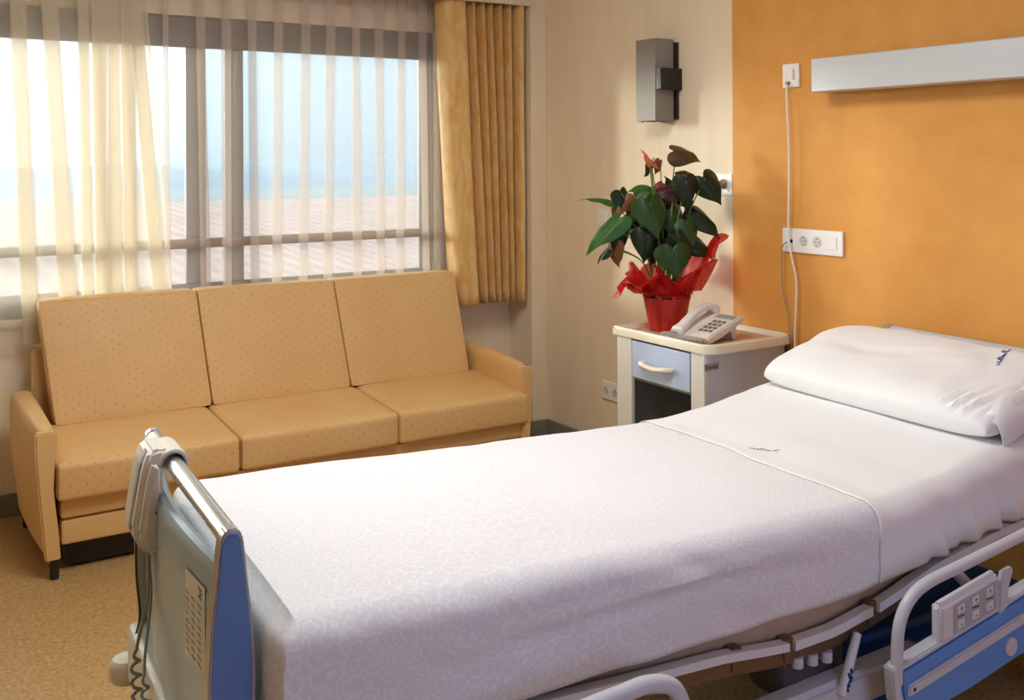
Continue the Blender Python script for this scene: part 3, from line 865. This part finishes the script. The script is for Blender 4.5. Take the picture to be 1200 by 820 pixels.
b = BM(); lathe(b, [(.022, .001), (.022, -.002), (0, -.003)], (-.008, -1.262, 1.292), 'x', 24); obj('ring', b, 'socket_in', go)
b = BM(); lathe(b, [(.006, .001), (.005, -.0015), (0, -.0015)], (-.008, -1.285, 1.268), 'x', 14); obj('colour_dot', b, 'orangedot', go)
ws = thing('wall_switch', (-.005, -.47, 1.09), 'white wall switch half hidden by the left leaves of the plant', 'switch')
obj('plate', box(BM(), -.009, 0, -.512, -.432, 1.077, 1.160, .003, 3), 'socket', ws)
obj('rocker', box(BM(), -.013, -.008, -.496, -.448, 1.092, 1.145, .002), 'socket', ws)

b = BM(); tube(b, [(-.026, -1.609, 1.669), (-.034, -1.614, 1.62), (-.034, -1.624, 1.40), (-.034, -1.620, 1.14), (-.034, -1.630, 1.05), (-.03, -1.652, .95), (-.03, -1.650, .84), (-.03, -1.645, .70), (-.028, -1.66, .45)], .0032, 8, True, 8)
obj('call_cord', b, 'cable', so)
b = BM(); tube(b, [(-.02, -1.600, 1.085), (-.035, -1.595, 1.072), (-.030, -1.583, 1.03), (-.026, -1.585, .90), (-.026, -1.61, .80), (-.028, -1.640, .60), (-.028, -1.65, .45)], .0022, 8, True, 8)
obj('data_cord', b, 'greycable', sp)

# ------------------------------------------------------------------ hospital bed
BA = math.radians(-3.2)
U = V((math.cos(BA), math.sin(BA), 0)); Wv = V((-math.sin(BA), math.cos(BA), 0)); BF = V((-2.388, -2.25, 0))
def B(s, w_, z): return BF+U*s+Wv*w_+V((0, 0, z))
def bbox(bm, s0, s1, w0, w1, z0, z1, bev=0, seg=2):
    m = Matrix(((U.x, Wv.x, 0, BF.x), (U.y, Wv.y, 0, BF.y), (0, 0, 1, 0), (0, 0, 0, 1)))
    return box(bm, s0, s1, w0, w1, z0, z1, bev, seg, m)
ZT = [(-.1, .648), (.1, .648), (.5, .636), (.9, .622), (1.3, .612), (1.46, .608), (1.62, .624), (1.9, .672), (2.1, .712), (2.4, .77)]
ZF = [(.0, .435), (.45, .432), (.93, .412), (1.13, .392), (1.25, .395), (1.38, .414), (1.62, .474), (1.85, .508), (2.3, .565)]   # side frame top edge
ZH = [(-.1, .40), (.1, .41), (.35, .437), (.62, .444), (.83, .441), (1.08, .442), (1.32, .449), (1.44, .461), (1.63, .486), (1.92, .523), (2.35, .58)]  # hem of the linen, near side

bed = thing('hospital_bed', BF+U*1.15, 'grey and blue adjustable hospital bed with its head against the orange wall', 'bed')
HW = .345
# --- foot and head ends
def end_board(s, sign, w_off, zt, names):
    """sign -1: outer face looks towards the foot"""
    def post(wc, out):
        prof = [(.0, zt+.020), (.011, zt+.017), (.018, zt+.007), (.021, zt-.010), (.026, zt-.06), (.036, zt-.14), (.040, zt-.22), (.038, zt-.32), (.030, zt-.42), (.02, zt-.46)]
        pf = [(a*.92, z) for a, z in prof]+[(-a, z) for a, z in prof[::-1][:-1]]
        b = BM(); prism(b, [B(s+a, wc-.016 if out < 0 else wc-.014, z) for a, z in pf], Wv*.030, .003)
        p = obj(names+'_post', b, 'silver', bed)
        pf2 = [(a*.86 if abs(a) > .02 else a*.80, zt+.014+(z-zt-.020)*.98) for a, z in pf]
        b = BM(); prism(b, [B(s+a, wc+(-.0185 if out < 0 else .0165), z) for a, z in pf2], Wv*(.003 if out < 0 else .002), .0008, 1)
        obj('inlay', b, 'navy', p)
    post(w_off-HW, -1); post(w_off+HW, 1)
    b = BM(); tube(b, [B(s, w_off-HW+.012, zt), B(s, w_off+HW-.012, zt)], .0175, 20)
    obj(names+'_rail', b, 'chrome' if sign < 0 else 'bedgrey', bed)
    # curved panel between the posts
    b = BM(); rows = []
    sec = [(0, zt-.052), (.010, zt-.056), (.018, zt-.075), (.020, zt-.12), (.020, .42), (.014, .37), (-.014, .37), (-.02, .42), (-.02, zt-.12), (-.017, zt-.075), (-.009, zt-.056)]
    for k in range(13):
        q = k/12; w_ = w_off-HW+.012+(2*HW-.024)*q
        bul = sign*.022*math.sin(PI*q)
        rows.append([B(s+a+bul, w_, z) for a, z in sec])
    vr = grid(b, rows, True); b.faces.new(vr[0]); b.faces.new(vr[-1][::-1])
    return obj(names+'_panel', b, 'panelblue', bed)
fp = end_board(.006, -1, 0, .785, 'footboard')
end_board(2.335, 1, -.025, .824, 'headboard')
# sticker on the foot panel (outer side)
b = BM(); rows = []
for k in range(5):
    w_ = -.17-.11*k/4; q = (w_+HW-.012)/(2*HW-.024); bul = -.022*math.sin(PI*q)
    rows.append([B(-.0152+bul, w_, z) for z in (.535, .685)])
grid(b, rows); stk = obj('rating_sticker', b, 'paper', fp)
b = BM()
for r in range(9):
    z = .548+r*.0125
    for k in range(3):
        w0 = -.178-.034*k; ln = .016+.014*random.random()
        q = (w0+HW)/(2*HW); bul = -.022*math.sin(PI*q)
        bbox(b, -.0162+bul, -.0154+bul, w0-ln, w0, z, z+.0012)
def onpanel(w_, z):
    q = (w_+HW-.012)/(2*HW-.024); o = B(-.0158-.022*math.sin(PI*q), w_, z)
    return Matrix(((-Wv.x, 0, -U.x, o.x), (-Wv.y, 0, -U.y, o.y), (0, 1, 0, o.z), (0, 0, 0, 1)))
text_bm(b, 'CE', .026, onpanel(-.252, .667), .0003)
obj('sticker_print', b, 'ink', fp, False)
# bumper bar and corner rollers below the foot panel
b = BM(); bbox(b, -.050, .03, -.36, .36, .25, .385, .018, 3)
obj('bumper_bar', b, 'offwhite', bed)
b = BM(); prism(b, [B(-.02, .335, .26), B(.03, .335, .26), B(.03, .335, .395), B(.02, .335, .418), B(-.005, .335, .420), B(-.022, .335, .40)], Wv*.03, .006); obj('bumper_end', b, 'offwhite', bed)
for w_ in (.385, -.385):
    b = BM(); lathe(b, [(0, .0), (.030, .002), (.040, .015), (.040, .040), (.030, .053), (0, .055)], B(-.045, w_, .24), 'z', 22)
    obj('bumper_roller', b, 'offwhite', bed)
# --- mattress platform, side frames
b = BM(); rows = []
for i in range(40):
    s = .06+2.24*i/39; zz = interp(ZF, s)
    rows.append([B(s, -.40, zz-.018), B(s, .40, zz-.018), B(s, .40, zz-.068), B(s, -.40, zz-.068)])
vr = grid(b, rows, True); b.faces.new(vr[0]); b.faces.new(vr[-1][::-1])
obj('platform', b, 'brownmetal', bed)
for side in (-1, 1):
    for s0, s1 in ((.34, 1.128), (1.145, 1.375), (1.395, 2.30)):
        b = BM(); rows = []
        n = 14
        for i in range(n):
            s = s0+(s1-s0)*i/(n-1); zz = interp(ZF, s)
            h = .017 if s1 < 1.2 else .020
            w0 = side*.428; w1 = side*.452
            rows.append([B(s, w0, zz), B(s, w1, zz), B(s, w1, zz-h), B(s, w0, zz-h)])
        vr = grid(b, rows, True); b.faces.new(vr[0]); b.faces.new(vr[-1][::-1])
        obj('side_frame', b, 'bedwhite', bed, False)
    b = BM(); rows = []
    for i in range(40):
        s = .06+2.24*i/39; zz = interp(ZF, s)-.018
        rows.append([B(s, side*.405, zz), B(s, side*.438, zz), B(s, side*.438, zz-.034), B(s, side*.405, zz-.034)])
    vr = grid(b, rows, True); b.faces.new(vr[0]); b.faces.new(vr[-1][::-1])
    obj('frame_beam', b, 'brownmetal', bed, False)
    for s in (.995, 1.136, 1.385):
        zz = interp(ZF, s)
        b = BM(); bbox(b, s-.013, s+.013, side*.43-.012, side*.43+.012, zz-.045, zz+.004, .003); obj('frame_bracket', b, 'brownmetal', bed)
s = 1.72; zz = interp(ZF, s)
b = BM(); bbox(b, s-.011, s+.011, -.455, -.449, zz-.050, zz-.014, .004); eye = obj('strap_eye', b, 'bedwhite', bed)
b = BM(); cyl(b, B(s, -.456, zz-.04), B(s, -.4545, zz-.04), .006, 12); obj('eye_hole', b, 'black', eye, False)
b = BM(); cyl(b, B(1.655, -.43, .44), B(1.735, -.445, .36), .014, 12); obj('rail_arm', b, 'bedwhite', bed)
# --- grab rail at the foot, near side
b = BM()
tube(b, [B(.30, -.585, .30), B(.302, -.585, .39), B(.325, -.585, .435), B(.38, -.585, .462), B(.50, -.585, .476), B(.61, -.585, .484), B(.665, -.585, .486), B(.715, -.585, .470), B(.738, -.585, .435), B(.742, -.585, .39), B(.742, -.585, .29)], .0155, 14, True, 6)
obj('grab_rail', b, 'bedgrey', bed)
b = BM(); bbox(b, .28, .76, -.60, -.57, .262, .305, .008); gr2 = obj('grab_rail_base', b, 'bedgrey', bed)
b = BM()
for s in (.35, .70): bbox(b, s-.02, s+.02, -.58, -.40, .27, .295, .005); bbox(b, s-.02, s+.02, -.43, -.405, .27, .40, .004)
obj('grab_rail_mount', b, 'brownmetal', bed)
# --- blue side rail at the head, near side (tilts with the back rest)
WR = -.560
def SR(s, dz): return .330+(s-1.33)*.176+dz     # z above the tilted rail line
b = BM()
pf = [(1.335, .000), (2.02, .0), (2.02, -.10), (1.96, -.135), (1.55, -.135), (1.40, -.125), (1.355, -.10), (1.338, -.05)]
prism(b, [B(s, WR, SR(s, dz)) for s, dz in pf], Wv*.028, .006)
sr = obj('side_rail', b, 'bedblue', bed)
b = BM()
prism(b, [B(s, WR-.001, SR(s, dz)) for s, dz in ((1.322, .010), (2.03, .010), (2.03, -.002), (1.335, -.002))], Wv*.034, .003)
obj('top_edge', b, 'bedgrey', sr)
b = BM()
prism(b, [B(s, WR+.002, SR(s, dz)) for s, dz in ((1.310, .012), (1.337, .012), (1.340, -.05), (1.357, -.098), (1.40, -.124), (1.385, -.135), (1.34, -.11), (1.318, -.06))], Wv*.026, .003)
obj('end_moulding', b, 'bedgrey', sr)
b = BM()
prism(b, [B(s, WR-.008, SR(s, dz)) for s, dz in ((1.350, -.036), (2.0, -.036), (2.0, -.060), (1.350, -.060))], Wv*.010, .003)
obj('bumper_strip', b, 'bedgrey', sr)
b = BM(); s = 1.365; cyl(b, B(s, WR-.0095, SR(s, -.048)), B(s, WR-.0075, SR(s, -.048)), .004, 10); obj('screw', b, 'ink', sr)
b = BM(); s = 1.688; cyl(b, B(s, WR-.006, SR(s, -.094)), B(s, WR+.002, SR(s, -.094)), .020, 24); obj('disc', b, 'bedgrey', sr)
b = BM()
tube(b, [B(1.334, WR+.012, SR(1.334, -.03)), B(1.336, WR+.012, SR(1.336, .04)), B(1.345, WR+.012, .425), B(1.375, WR+.012, .466), B(1.43, WR+.012, .490), B(1.55, WR+.012, .506), B(1.75, WR+.012, .532), B(1.92, WR+.012, .556), B(1.985, WR+.012, .552), B(2.01, WR+.012, .51), B(2.012, WR+.012, .45)], .0125, 14, True, 6)
obj('rail_tube', b, 'bedgrey', sr)
b = BM()
prism(b, [B(s, WR-.002, z) for s, z in ((1.650, .375), (1.685, .39), (1.685, .43), (1.700, .463), (1.700, .475), (1.668, .470), (1.655, .44))], Wv*.014, .003)
obj('latch', b, 'bedgrey', sr)
# control panel clipped into the rail
def CP(s, h): return .352+(s-1.452)*.176+h
b = BM(); prism(b, [B(s, WR-.004, CP(s, h)) for s, h in ((1.452, 0), (1.652, 0), (1.652, .088), (1.452, .088))], Wv*.030, .010, 3)
cp = obj('control_panel', b, 'bedwhite', bed)
b = BM(); prism(b, [B(s, WR-.0055, CP(s, h)) for s, h in ((1.492, .012), (1.638, .012), (1.638, .074), (1.492, .074))], Wv*.004, .001, 1)
obj('keypad', b, 'keypad', cp)
def rail_mtx(s, z): o = B(s, WR-.0068, z); sl = Matrix.Rotation(math.radians(10), 4, 'Z'); return Matrix(((U.x, 0, -Wv.x, o.x), (U.y, 0, -Wv.y, o.y), (0, 1, 0, o.z), (0, 0, 0, 1))) @ sl
for k in range(3):
    for j in range(2):
        s = 1.517+k*.048; h = .027+j*.032
        b = BM(); prism(b, [B(s+a, WR-.0068, CP(s+a, h+c)) for a, c in ((-.011, -.009), (.011, -.009), (.011, .009), (-.011, .009))], Wv*.003, .001, 1)
        obj('button', b, 'bedwhite', cp)
b = BM()
for k in range(3):
    s = 1.517+k*.048
    text_bm(b, '+', .020, rail_mtx(s, CP(s, .059)), .0003); text_bm(b, '-', .022, rail_mtx(s, CP(s, .027)), .0003)
    for q in range(3):
        prism(b, [B(s-.012+q*.008+a, WR-.0062, CP(s, .042+c)) for a, c in ((0, 0), (.006, .001), (.006, .004), (0, .003))], Wv*.0008)
obj('key_symbols', b, 'ink', cp, False)
# far side rail (lowered, hidden from this side) keeps the pair
b = BM(); prism(b, [B(s, .50, z) for s, z in ((1.30, .20), (1.98, .26), (1.98, .36), (1.30, .31))], Wv*.026, .006); obj('side_rail', b, 'bedblue', bed)
# --- chassis
b = BM(); prism(b, [B(.62, -.47, .196), B(1.515, -.47, .222), B(1.530, -.47, .240), B(1.528, -.47, .292), B(1.515, -.47, .300), B(.62, -.47, .262)], Wv*.06, .012, 3)
obj('chassis_beam', b, 'bedgrey', bed)
b = BM(); bbox(b, .62, 2.1, .38, .44, .20, .27, .012, 3); obj('chassis_beam', b, 'bedgrey', bed)
b = BM(); bbox(b, 1.40, 2.16, -.38, .38, .13, .25, .03, 3); bbox(b, 1.48, 2.08, -.33, .33, .24, .275, .02, 3); obj('chassis_cover', b, 'baseblue', bed)
b = BM()
tube(b, [B(1.56, -.22, .26), B(1.56, -.22, .42)], .035, 18); tube(b, [B(1.90, .1, .26), B(1.90, .1, .48)], .035, 18)
obj('lift_column', b, 'brownmetal', bed)
b = BM(); rbox(b, B(1.235, -.36, .295), (.10, .06, .055), .03, 8); obj('motor_housing', b, 'darkgrey', bed)
for k in range(3):
    b = BM(); s = 1.165+k*.042
    tube(b, [B(s, -.435, .35-.004*k), B(s, -.435, .328-.004*k)], .013, 12); tube(b, [B(s, -.435, .334-.004*k), B(s, -.36, .33-.004*k)], .009, 10)
    obj('cable_peg', b, 'bedgrey', bed)
b = BM(); tube(b, [B(1.325, -.452, .368), B(1.25, -.475, .262)], lambda t: .0095+.002*t, 12); lv = obj('release_lever', b, 'bedwhite', bed)
b = BM()
d = (B(1.25, -.475, .262)-B(1.325, -.452, .368)); o0 = B(1.325, -.452, .368)
rn = random.Random(3)
for t_ in (.55, .60, .66, .72, .79, .86):
    for k in range(2):
        p = o0+d*(t_+.02*k); q = p-Wv*.0115+U*(rn.uniform(-.006, .004))
        bmesh.ops.create_icosphere(b, subdivisions=1, radius=.003+.0015*rn.random(), matrix=Matrix.Translation(q))
obj('lever_print', b, 'inkblue', lv)
for s, w_ in ((1.50, -.38), (2.12, -.38), (1.50, .38), (2.12, .38)):
    b = BM(); bbox(b, s-.03, s+.03, w_-.03, w_+.03, .125, .20, .008); lathe(b, [(.028, .08), (.028, .14)], B(s, w_, 0), 'z', 16)
    lg = obj('leg', b, 'baseblue' if w_ < 0 else 'bedgrey', bed)
    b = BM(); lathe(b, [(0, -.016), (.045, -.016), (.055, -.010), (.055, .010), (.045, .016), (0, .016)], B(s, w_, .055), 'y', 24); obj('caster', b, 'darkgrey', lg)
for s, w_ in ((.62, -.38), (.62, .38)):
    b = BM(); bbox(b, s-.03, s+.03, w_-.03, w_+.03, .10, .215, .008)
    lg = obj('leg', b, 'bedgrey', bed)
    b = BM(); lathe(b, [(0, -.016), (.045, -.016), (.055, -.010), (.055, .010), (.045, .016), (0, .016)], B(s, w_, .055), 'y', 24); obj('caster', b, 'darkgrey', lg)

# --- mattress
HALF = .432
b = BM(); rows = []
for i in range(48):
    f = i/47; s = .100+2.190*f; zt = interp(ZT, s)-.010; zb = interp(ZF, s)-.034
    e = .02*(max(0, .04-f)/.04+max(0, f-.96)/.04)
    rows.append([B(s, -HALF+.022+e, zb+.02), B(s, -HALF+.016+e, zb+.05), B(s, -HALF+.016+e, zt-.05), B(s, -HALF+.026+e, zt-.02), B(s, -HALF+.06+e, zt-.004), B(s, -.2, zt), B(s, 0, zt+.003), B(s, .2, zt), B(s, HALF-.06-e, zt-.004), B(s, HALF-.026-e, zt-.02), B(s, HALF-.016-e, zt-.05), B(s, HALF-.016-e, zb+.05), B(s, HALF-.022-e, zb+.02)])
vr = grid(b, rows, True); b.faces.new(vr[0]); b.faces.new(vr[-1][::-1])
tag(obj('mattress', b, 'mattress'), 'tan edged mattress under the white linen of the hospital bed', 'mattress')

# --- linen: cloth laid over the mattress
def cloth_point(s, q, lift, wr=1.0, gather=0):
    """q: -1..1 across; returns a point of the draped cloth"""
    zt = interp(ZT, s)+lift; zh = interp(ZH, s)
    r = .055; top_half = HALF+lift-r
    drop = zt-zh
    Ltot = top_half+r*PI/2+(drop-r)
    a = abs(q)*Ltot; sg = 1 if q > 0 else -1
    if a < top_half:
        w_, z, nw, nz = a, zt, 0, 1
    elif a < top_half+r*PI/2:
        t = (a-top_half)/r
        w_, z, nw, nz = top_half+r*math.sin(t), zt-r+r*math.cos(t), math.sin(t), math.cos(t)
    else:
        w_, z, nw, nz = top_half+r, zt-r-(a-top_half-r*PI/2), 1, 0
    z += .006*(1-(w_/(HALF))**2)*nz
    sidef = min(1, max(0, (a-top_half*.9)/(r*2)))
    n = noise.noise(V((s*2.2, q*2.4, 1.3)))*.0045*nz + noise.noise(V((s*7, q*5, 4.2)))*.0022
    hang = max(0, (a-top_half-r)/max(.01, drop-r))
    n += sidef*(.008*noise.noise(V((s*3.0, z*9, 7.7*sg)))+.0045*noise.noise(V((s*5, z*22+s*9, 2.2))))
    # long soft crease along the near side
    if sg < 0: n += sidef*(.008*math.exp(-((z-zt+.075+.02*math.sin(s*3.5+1))/.012)**2)*math.exp(-((s-.85)/.33)**2) - .006*math.exp(-((z-zt+.100+.02*math.sin(s*3.5+1))/.012)**2)*math.exp(-((s-.8)/.35)**2))
    if gather: n += gather*hang*(.008*math.sin(s*62+3*noise.noise(V((s*9, 0, 0)))+z*30)+.004*math.sin(s*117+z*18))
    n *= wr
    return s, sg*(w_+nw*n), z+nz*n+(1-nz)*.004*noise.noise(V((s*6, 3.3, sg)))*hang, Ltot
def cloth(s0, s1, ns_, nq, lift, foot_end=False, gather=0, edge=None, wr=1.0, gz=None):
    rows = []
    for i in range(ns_):
        f = i/(ns_-1); s = s0+(s1-s0)*f; row = []
        for k in range(nq):
            q = -1+2*k/(nq-1)
            sg_ = s
            if edge: sg_ = s+(edge(q)*(1-f) if edge else 0)
            a, w_, z, _ = cloth_point(sg_, q, lift, wr, gather if not gz else gather*gz(sg_))
            row.append(B(a, w_, z))
        rows.append(row)
    if foot_end:   # the cloth turns down over the foot of the mattress
        first = rows[0]
        zt0 = interp(ZT, s0)
        ext = []
        for (ds, dz) in ((-.012, .002), (-.024, .009), (-.032, .022), (-.036, .045), (-.036, .10), (-.034, .17), (-.034, .225)):
            row = []
            for p in first:
                loc_w = (p-BF).dot(Wv)
                dropB = zt0-p.z
                dd = (max(0, dropB)**3+dz**3)**(1/3)
                inset_ = max(0, abs(loc_w)-HALF+.05)
                sc2 = 1-.35*max(0, -ds)/.036*inset_/.05*.2
                row.append(B(s0+ds*(1-inset_*4), loc_w*(1 if sc2 > 0 else 1), min(p.z, zt0-dd)+.0*dz))
            ext.append(row)
        rows = ext[::-1]+rows
    b = BM(); grid(b, rows)
    return b
b = cloth(.092, 1.470, 130, 121, .012, True)
o = obj('bedspread', b, 'jacquard'); o.modifiers.new('thick', 'SOLIDIFY').thickness = -.0015
tag(o, 'white jacquard bedspread covering the foot half of the bed', 'bedspread')
edge = lambda q: .005*math.sin(q*7)+.002*math.sin(q*23)
b = cloth(1.398, 2.30, 90, 121, .0155, False, 1.15, edge, .9, lambda s: min(1, max(0, (s-1.50)/.15)))
sh = obj('bed_sheet', b, 'sheet'); sh.modifiers.new('thick', 'SOLIDIFY').thickness = -.0015; tag(sh, 'plain white top sheet turned down over the head half of the bed', 'sheet')

def scribble(bm, place, strokes, rad):
    for st in strokes: tube(bm, [place(x, y) for x, y in st], rad, 5, True, 4)
MARK = [[(0, .3), (.02, .0), (.10, .0), (.14, .35)], [(.18, .3), (.2, .02), (.28, .02), (.30, .3), (.31, 0)], [(.35, .6), (.34, 0), (.42, .05)], [(.46, .6), (.45, 0), (.52, .05)], [(.31, .35), (.54, .36)],
        [(.57, .3), (.57, 0)], [(.61, 0), (.62, .3), (.68, .3), (.69, 0)], [(.78, .28), (.73, .2), (.75, .0), (.80, .1), (.80, .3), (.81, 0)], [(.90, 0), (.93, .7), (1.02, .66), (1.0, .38), (.92, .36), (1.0, .2), (1.08, .0), (1.2, -.05)]]
b = BM()
def on_sheet(x, y):
    s = 1.452+.033*x+.028*y; w_ = .026-.058*x
    q = w_/(HALF+.0155-.055+.055*PI/2+interp(ZT, s)+.0155-interp(ZH, s)-.055)
    a, w2, z, _ = cloth_point(s, q, .0155, .9)
    return B(a, w2, z+.0008)
scribble(b, on_sheet, MARK, .0013)
obj('embroidered_mark', b, 'inkblue', sh)

# --- pillow
def pillow_frame():
    tilt = math.atan(.25)
    D = (U*math.cos(tilt)+V((0, 0, 1))*math.sin(tilt)).normalized()
    Nn = Wv.cross(D)*-1
    if Nn.z < 0: Nn = -Nn
    return D, Nn
PD, PN = pillow_frame()
PC = B(2.035, .0, .760)
def pillow_pt(u, v, side):
    """u along depth -1 front..1 back, v across, side +-1"""
    a, c = .205, .405
    edge_ = (1-abs(u)**3.0)*(1-abs(v)**5)
    t = .070*max(0, edge_)**.30
    pin = 1-.06*(abs(v)**4)*(1-abs(u)**2)*0
    x = a*u*(1-.07*(1-abs(v)**2)*0)*(1-.05*abs(v)**6); y = c*v*(1-.04*abs(u)**6)*pin
    n = 0
    if side > 0:
        n += .007*noise.noise(V((u*1.7, v*3.2, 5)))+.004*noise.noise(V((u*4+v*3, v*7, 8)))
        # creases that fan out from the near front corner
        g = math.exp(-(((u+1)/.55)**2+((v+.78)/.20)**2)); n += g*.006*math.sin(v*75+u*8)
        n += -.006*math.exp(-((u+.15*math.sin(v*4)-.1)/.10)**2)*math.exp(-((v-.30)/.25)**2)
        n *= min(1, edge_*3)
    z = (t if side > 0 else -t*.55)+n
    # back of the pillow is plumper
    if side > 0: z += .012*max(0, u)*min(1, edge_*2)
    return PC+PD*x+Wv*y+PN*z
b = BM()
NU, NV = 44, 80
rows = []
fu = lambda i, n: math.sin((i/(n-1)*2-1)*PI/2)
for side in (1, -1):
    vr = grid(b, [[pillow_pt(fu(i, NU), fu(k, NV), side) for k in range(NV)] for i in range(NU)])
bmesh.ops.remove_doubles(b, verts=b.verts, dist=.0004)
pw_ = obj('pillow', b, 'sheet'); tag(pw_, 'white pillow with small blue embroidered mark at the head of the bed', 'pillow')
b = BM()
scribble(b, lambda x, y: pillow_pt(.25+.42*x, -.66+.07*x+.06*y, 1)+PN*.001, MARK, .0013)
obj('embroidered_mark', b, 'inkblue', pw_)
# folded open end of the pillowcase
b = BM(); rows = []
for i in range(15):
    u = -.86+1.72*i/14; row = []
    for k, (dv, dn) in enumerate(((-.93, .004), (-.985, .002), (-1.02, -.012), (-1.035, -.035), (-1.04, -.055), (-1.02, -.072))):
        vv = max(-.985, dv)
        p = pillow_pt(u, vv, 1)
        ex = (dv-vv)*.405
        row.append(p+Wv*ex+PN*(dn+.004*math.sin(u*9+k)))
    rows.append(row)
grid(b, rows); o = obj('pillowcase_flap', b, 'sheet', pw_)
md = o.modifiers.new('t', 'SOLIDIFY'); md.thickness = .003

# ------------------------------------------------------------------ control box hooked over the foot rail
BF = BF+U*.006
cb = thing('control_box', B(-.03, .19, .60), 'off white handset control box hooked over the foot rail of the bed', 'controller')
W0, W1 = .125, .245
b = BM()
pf = [(.012, .800), (-.022, .818), (-.045, .812), (-.058, .78), (-.078, .66), (-.072, .632), (-.05, .606), (-.028, .602), (-.024, .66), (-.023, .762), (-.018, .775)]
prism(b, [B(s, W0, z) for s, z in pf], Wv*(W1-W0), .008, 3)
obj('box_body', b, 'offwhite', cb)
b = BM()
arc = [(.0225*math.cos(t), .785+.0225*math.sin(t)) for t in [math.radians(x) for x in range(-60, 200, 20)]]
arc2 = [(.0295*math.cos(t), .785+.0305*math.sin(t)) for t in [math.radians(x) for x in range(-60, 200, 20)]][::-1]
prism(b, [B(s, W0-.012, z) for s, z in arc+arc2], Wv*(W1-W0-.01), .002)
obj('rail_hook', b, 'offwhite', cb)
b = BM()
pf = [(-.024, .790), (-.040, .800), (-.052, .770), (-.070, .655), (-.060, .625), (-.040, .608), (-.028, .612), (-.024, .67)]
prism(b, [B(s, W0-.030, z) for s, z in pf], Wv*.034, .010, 3)
obj('handset', b, 'offwhite', cb)
b = BM()
pf = [(-.0462, .812), (-.0598, .78), (-.0795, .66), (-.0785, .65), (-.0570, .782), (-.045, .806)]
prism(b, [B(s, W0+.028, z) for s, z in pf], Wv*.022, .001)
obj('grip_groove', b, 'greyplast', cb)
b = BM()
for z in (.70, .63): cyl(b, B(-.037, W0-.032, z), B(-.037, W0-.029, z), .0035, 10)
obj('screw', b, 'ink', cb)
def coil(bm, pts, z_start, r, turns_r, pitch):
    base = catmull([V(p) for p in pts], 24); out = []
    for i, p in enumerate(base):
        k = min(1, max(0, (z_start-p.z)/.03)); a = (z_start-p.z)*2*PI/pitch
        out.append(p+(U*math.cos(a)+Wv*math.sin(a))*turns_r*k)
    tube(bm, out, r, 6)
b = BM(); coil(b, [B(-.048, .12, .61), B(-.052, .115, .52), B(-.075, .10, .44), B(-.078, .09, .38), B(-.075, .07, .24)], .44, .0035, .009, .026); obj('coiled_cord', b, 'greycable', cb)
b = BM(); coil(b, [B(-.046, .16, .61), B(-.048, .10, .54), B(-.074, .02, .44), B(-.076, -.01, .38), B(-.074, -.03, .24)], .43, .003, .008, .024); obj('coiled_cord', b, 'tealcable', cb)
b = BM(); tube(b, [B(-.055, .235, .62), B(-.05, .262, .52), B(-.04, .285, .42), B(-.052, .30, .36)], .0025, 6, True, 6); obj('thin_cord', b, 'ink', cb)

# ------------------------------------------------------------------ light
wd = bpy.data.worlds.new('sky'); SC.world = wd; wd.use_nodes = True
nt = wd.node_tree; bg = nt.nodes['Background']
tc = N(nt, 'ShaderNodeTexCoord'); sep = N(nt, 'ShaderNodeSeparateXYZ'); nt.links.new(tc.outputs['Generated'], sep.inputs[0])
r = ramp(nt, sep.outputs['Z'], [(0.0, srgb('#B9D2E2')), (.03, srgb('#C3DCEA')), (.10, srgb('#CFE5F1')), (.5, srgb('#BBD9EC'))])
SUN = V((-.66, .72, .20)).normalized()
dt = N(nt, 'ShaderNodeVectorMath', operation='DOT_PRODUCT'); dt.inputs[1].default_value = SUN; nt.links.new(tc.outputs['Generated'], dt.inputs[0])
mr = N(nt, 'ShaderNodeMapRange'); mr.inputs[1].default_value = .3; mr.inputs[2].default_value = 1.0; mr.inputs[3].default_value = 0; mr.inputs[4].default_value = 1; nt.links.new(dt.outputs['Value'], mr.inputs[0])
pw2 = N(nt, 'ShaderNodeMath', operation='POWER'); pw2.inputs[1].default_value = 4.0; nt.links.new(mr.outputs[0], pw2.inputs[0])
mx = N(nt, 'ShaderNodeMix', data_type='RGBA', blend_type='ADD', clamp_result=False); nt.links.new(pw2.outputs[0], mx.inputs[0])
nt.links.new(r, mx.inputs[6]); mx.inputs[7].default_value = (19, 18.6, 17.4, 1)
nt.links.new(mx.outputs[2], bg.inputs['Color']); bg.inputs['Strength'].default_value = 1.4

def light(name, typ, loc_, energy, color, direction=None, **k):
    l = bpy.data.lights.new(name, typ); l.energy = energy; l.color = color
    for a, v in k.items(): setattr(l, a, v)
    o = bpy.data.objects.new(name, l); C.objects.link(o); o.location = loc_
    if direction is not None: o.rotation_euler = V(direction).to_track_quat('-Z', 'Y').to_euler()
    return o
light('sun', 'SUN', (-3, 4, 4), 5.5, (1, .95, .88), -V((-.66, .72, .13)), angle=math.radians(9))
light('overhead_fill', 'AREA', (-1.85, -1.95, ZC-.02), 37, (.97, .985, 1), (0, 0, -1), shape='RECTANGLE', size=.9, size_y=.9)  # unseen area light added overhead to brighten bed and walls, no fixture
light('rear_cool_fill', 'AREA', (-1.7, YB+.03, 1.35), 23, (.33, .50, 1), (0, 1, 0), shape='RECTANGLE', size=1.4, size_y=1.6)  # cool fill added behind the camera; the wall there has no opening

# ------------------------------------------------------------------ render settings that belong to the scene
SC.view_settings.view_transform = 'Standard'; SC.view_settings.look = 'None'
SC.view_settings.exposure = 0.0; SC.view_settings.gamma = 1.0; SC.view_settings.use_curve_mapping = False
cy = SC.cycles
cy.use_denoising = True
cy.max_bounces = 10; cy.diffuse_bounces = 5; cy.transparent_max_bounces = 24; cy.sample_clamp_indirect = 6
cy.caustics_reflective = False; cy.caustics_refractive = False
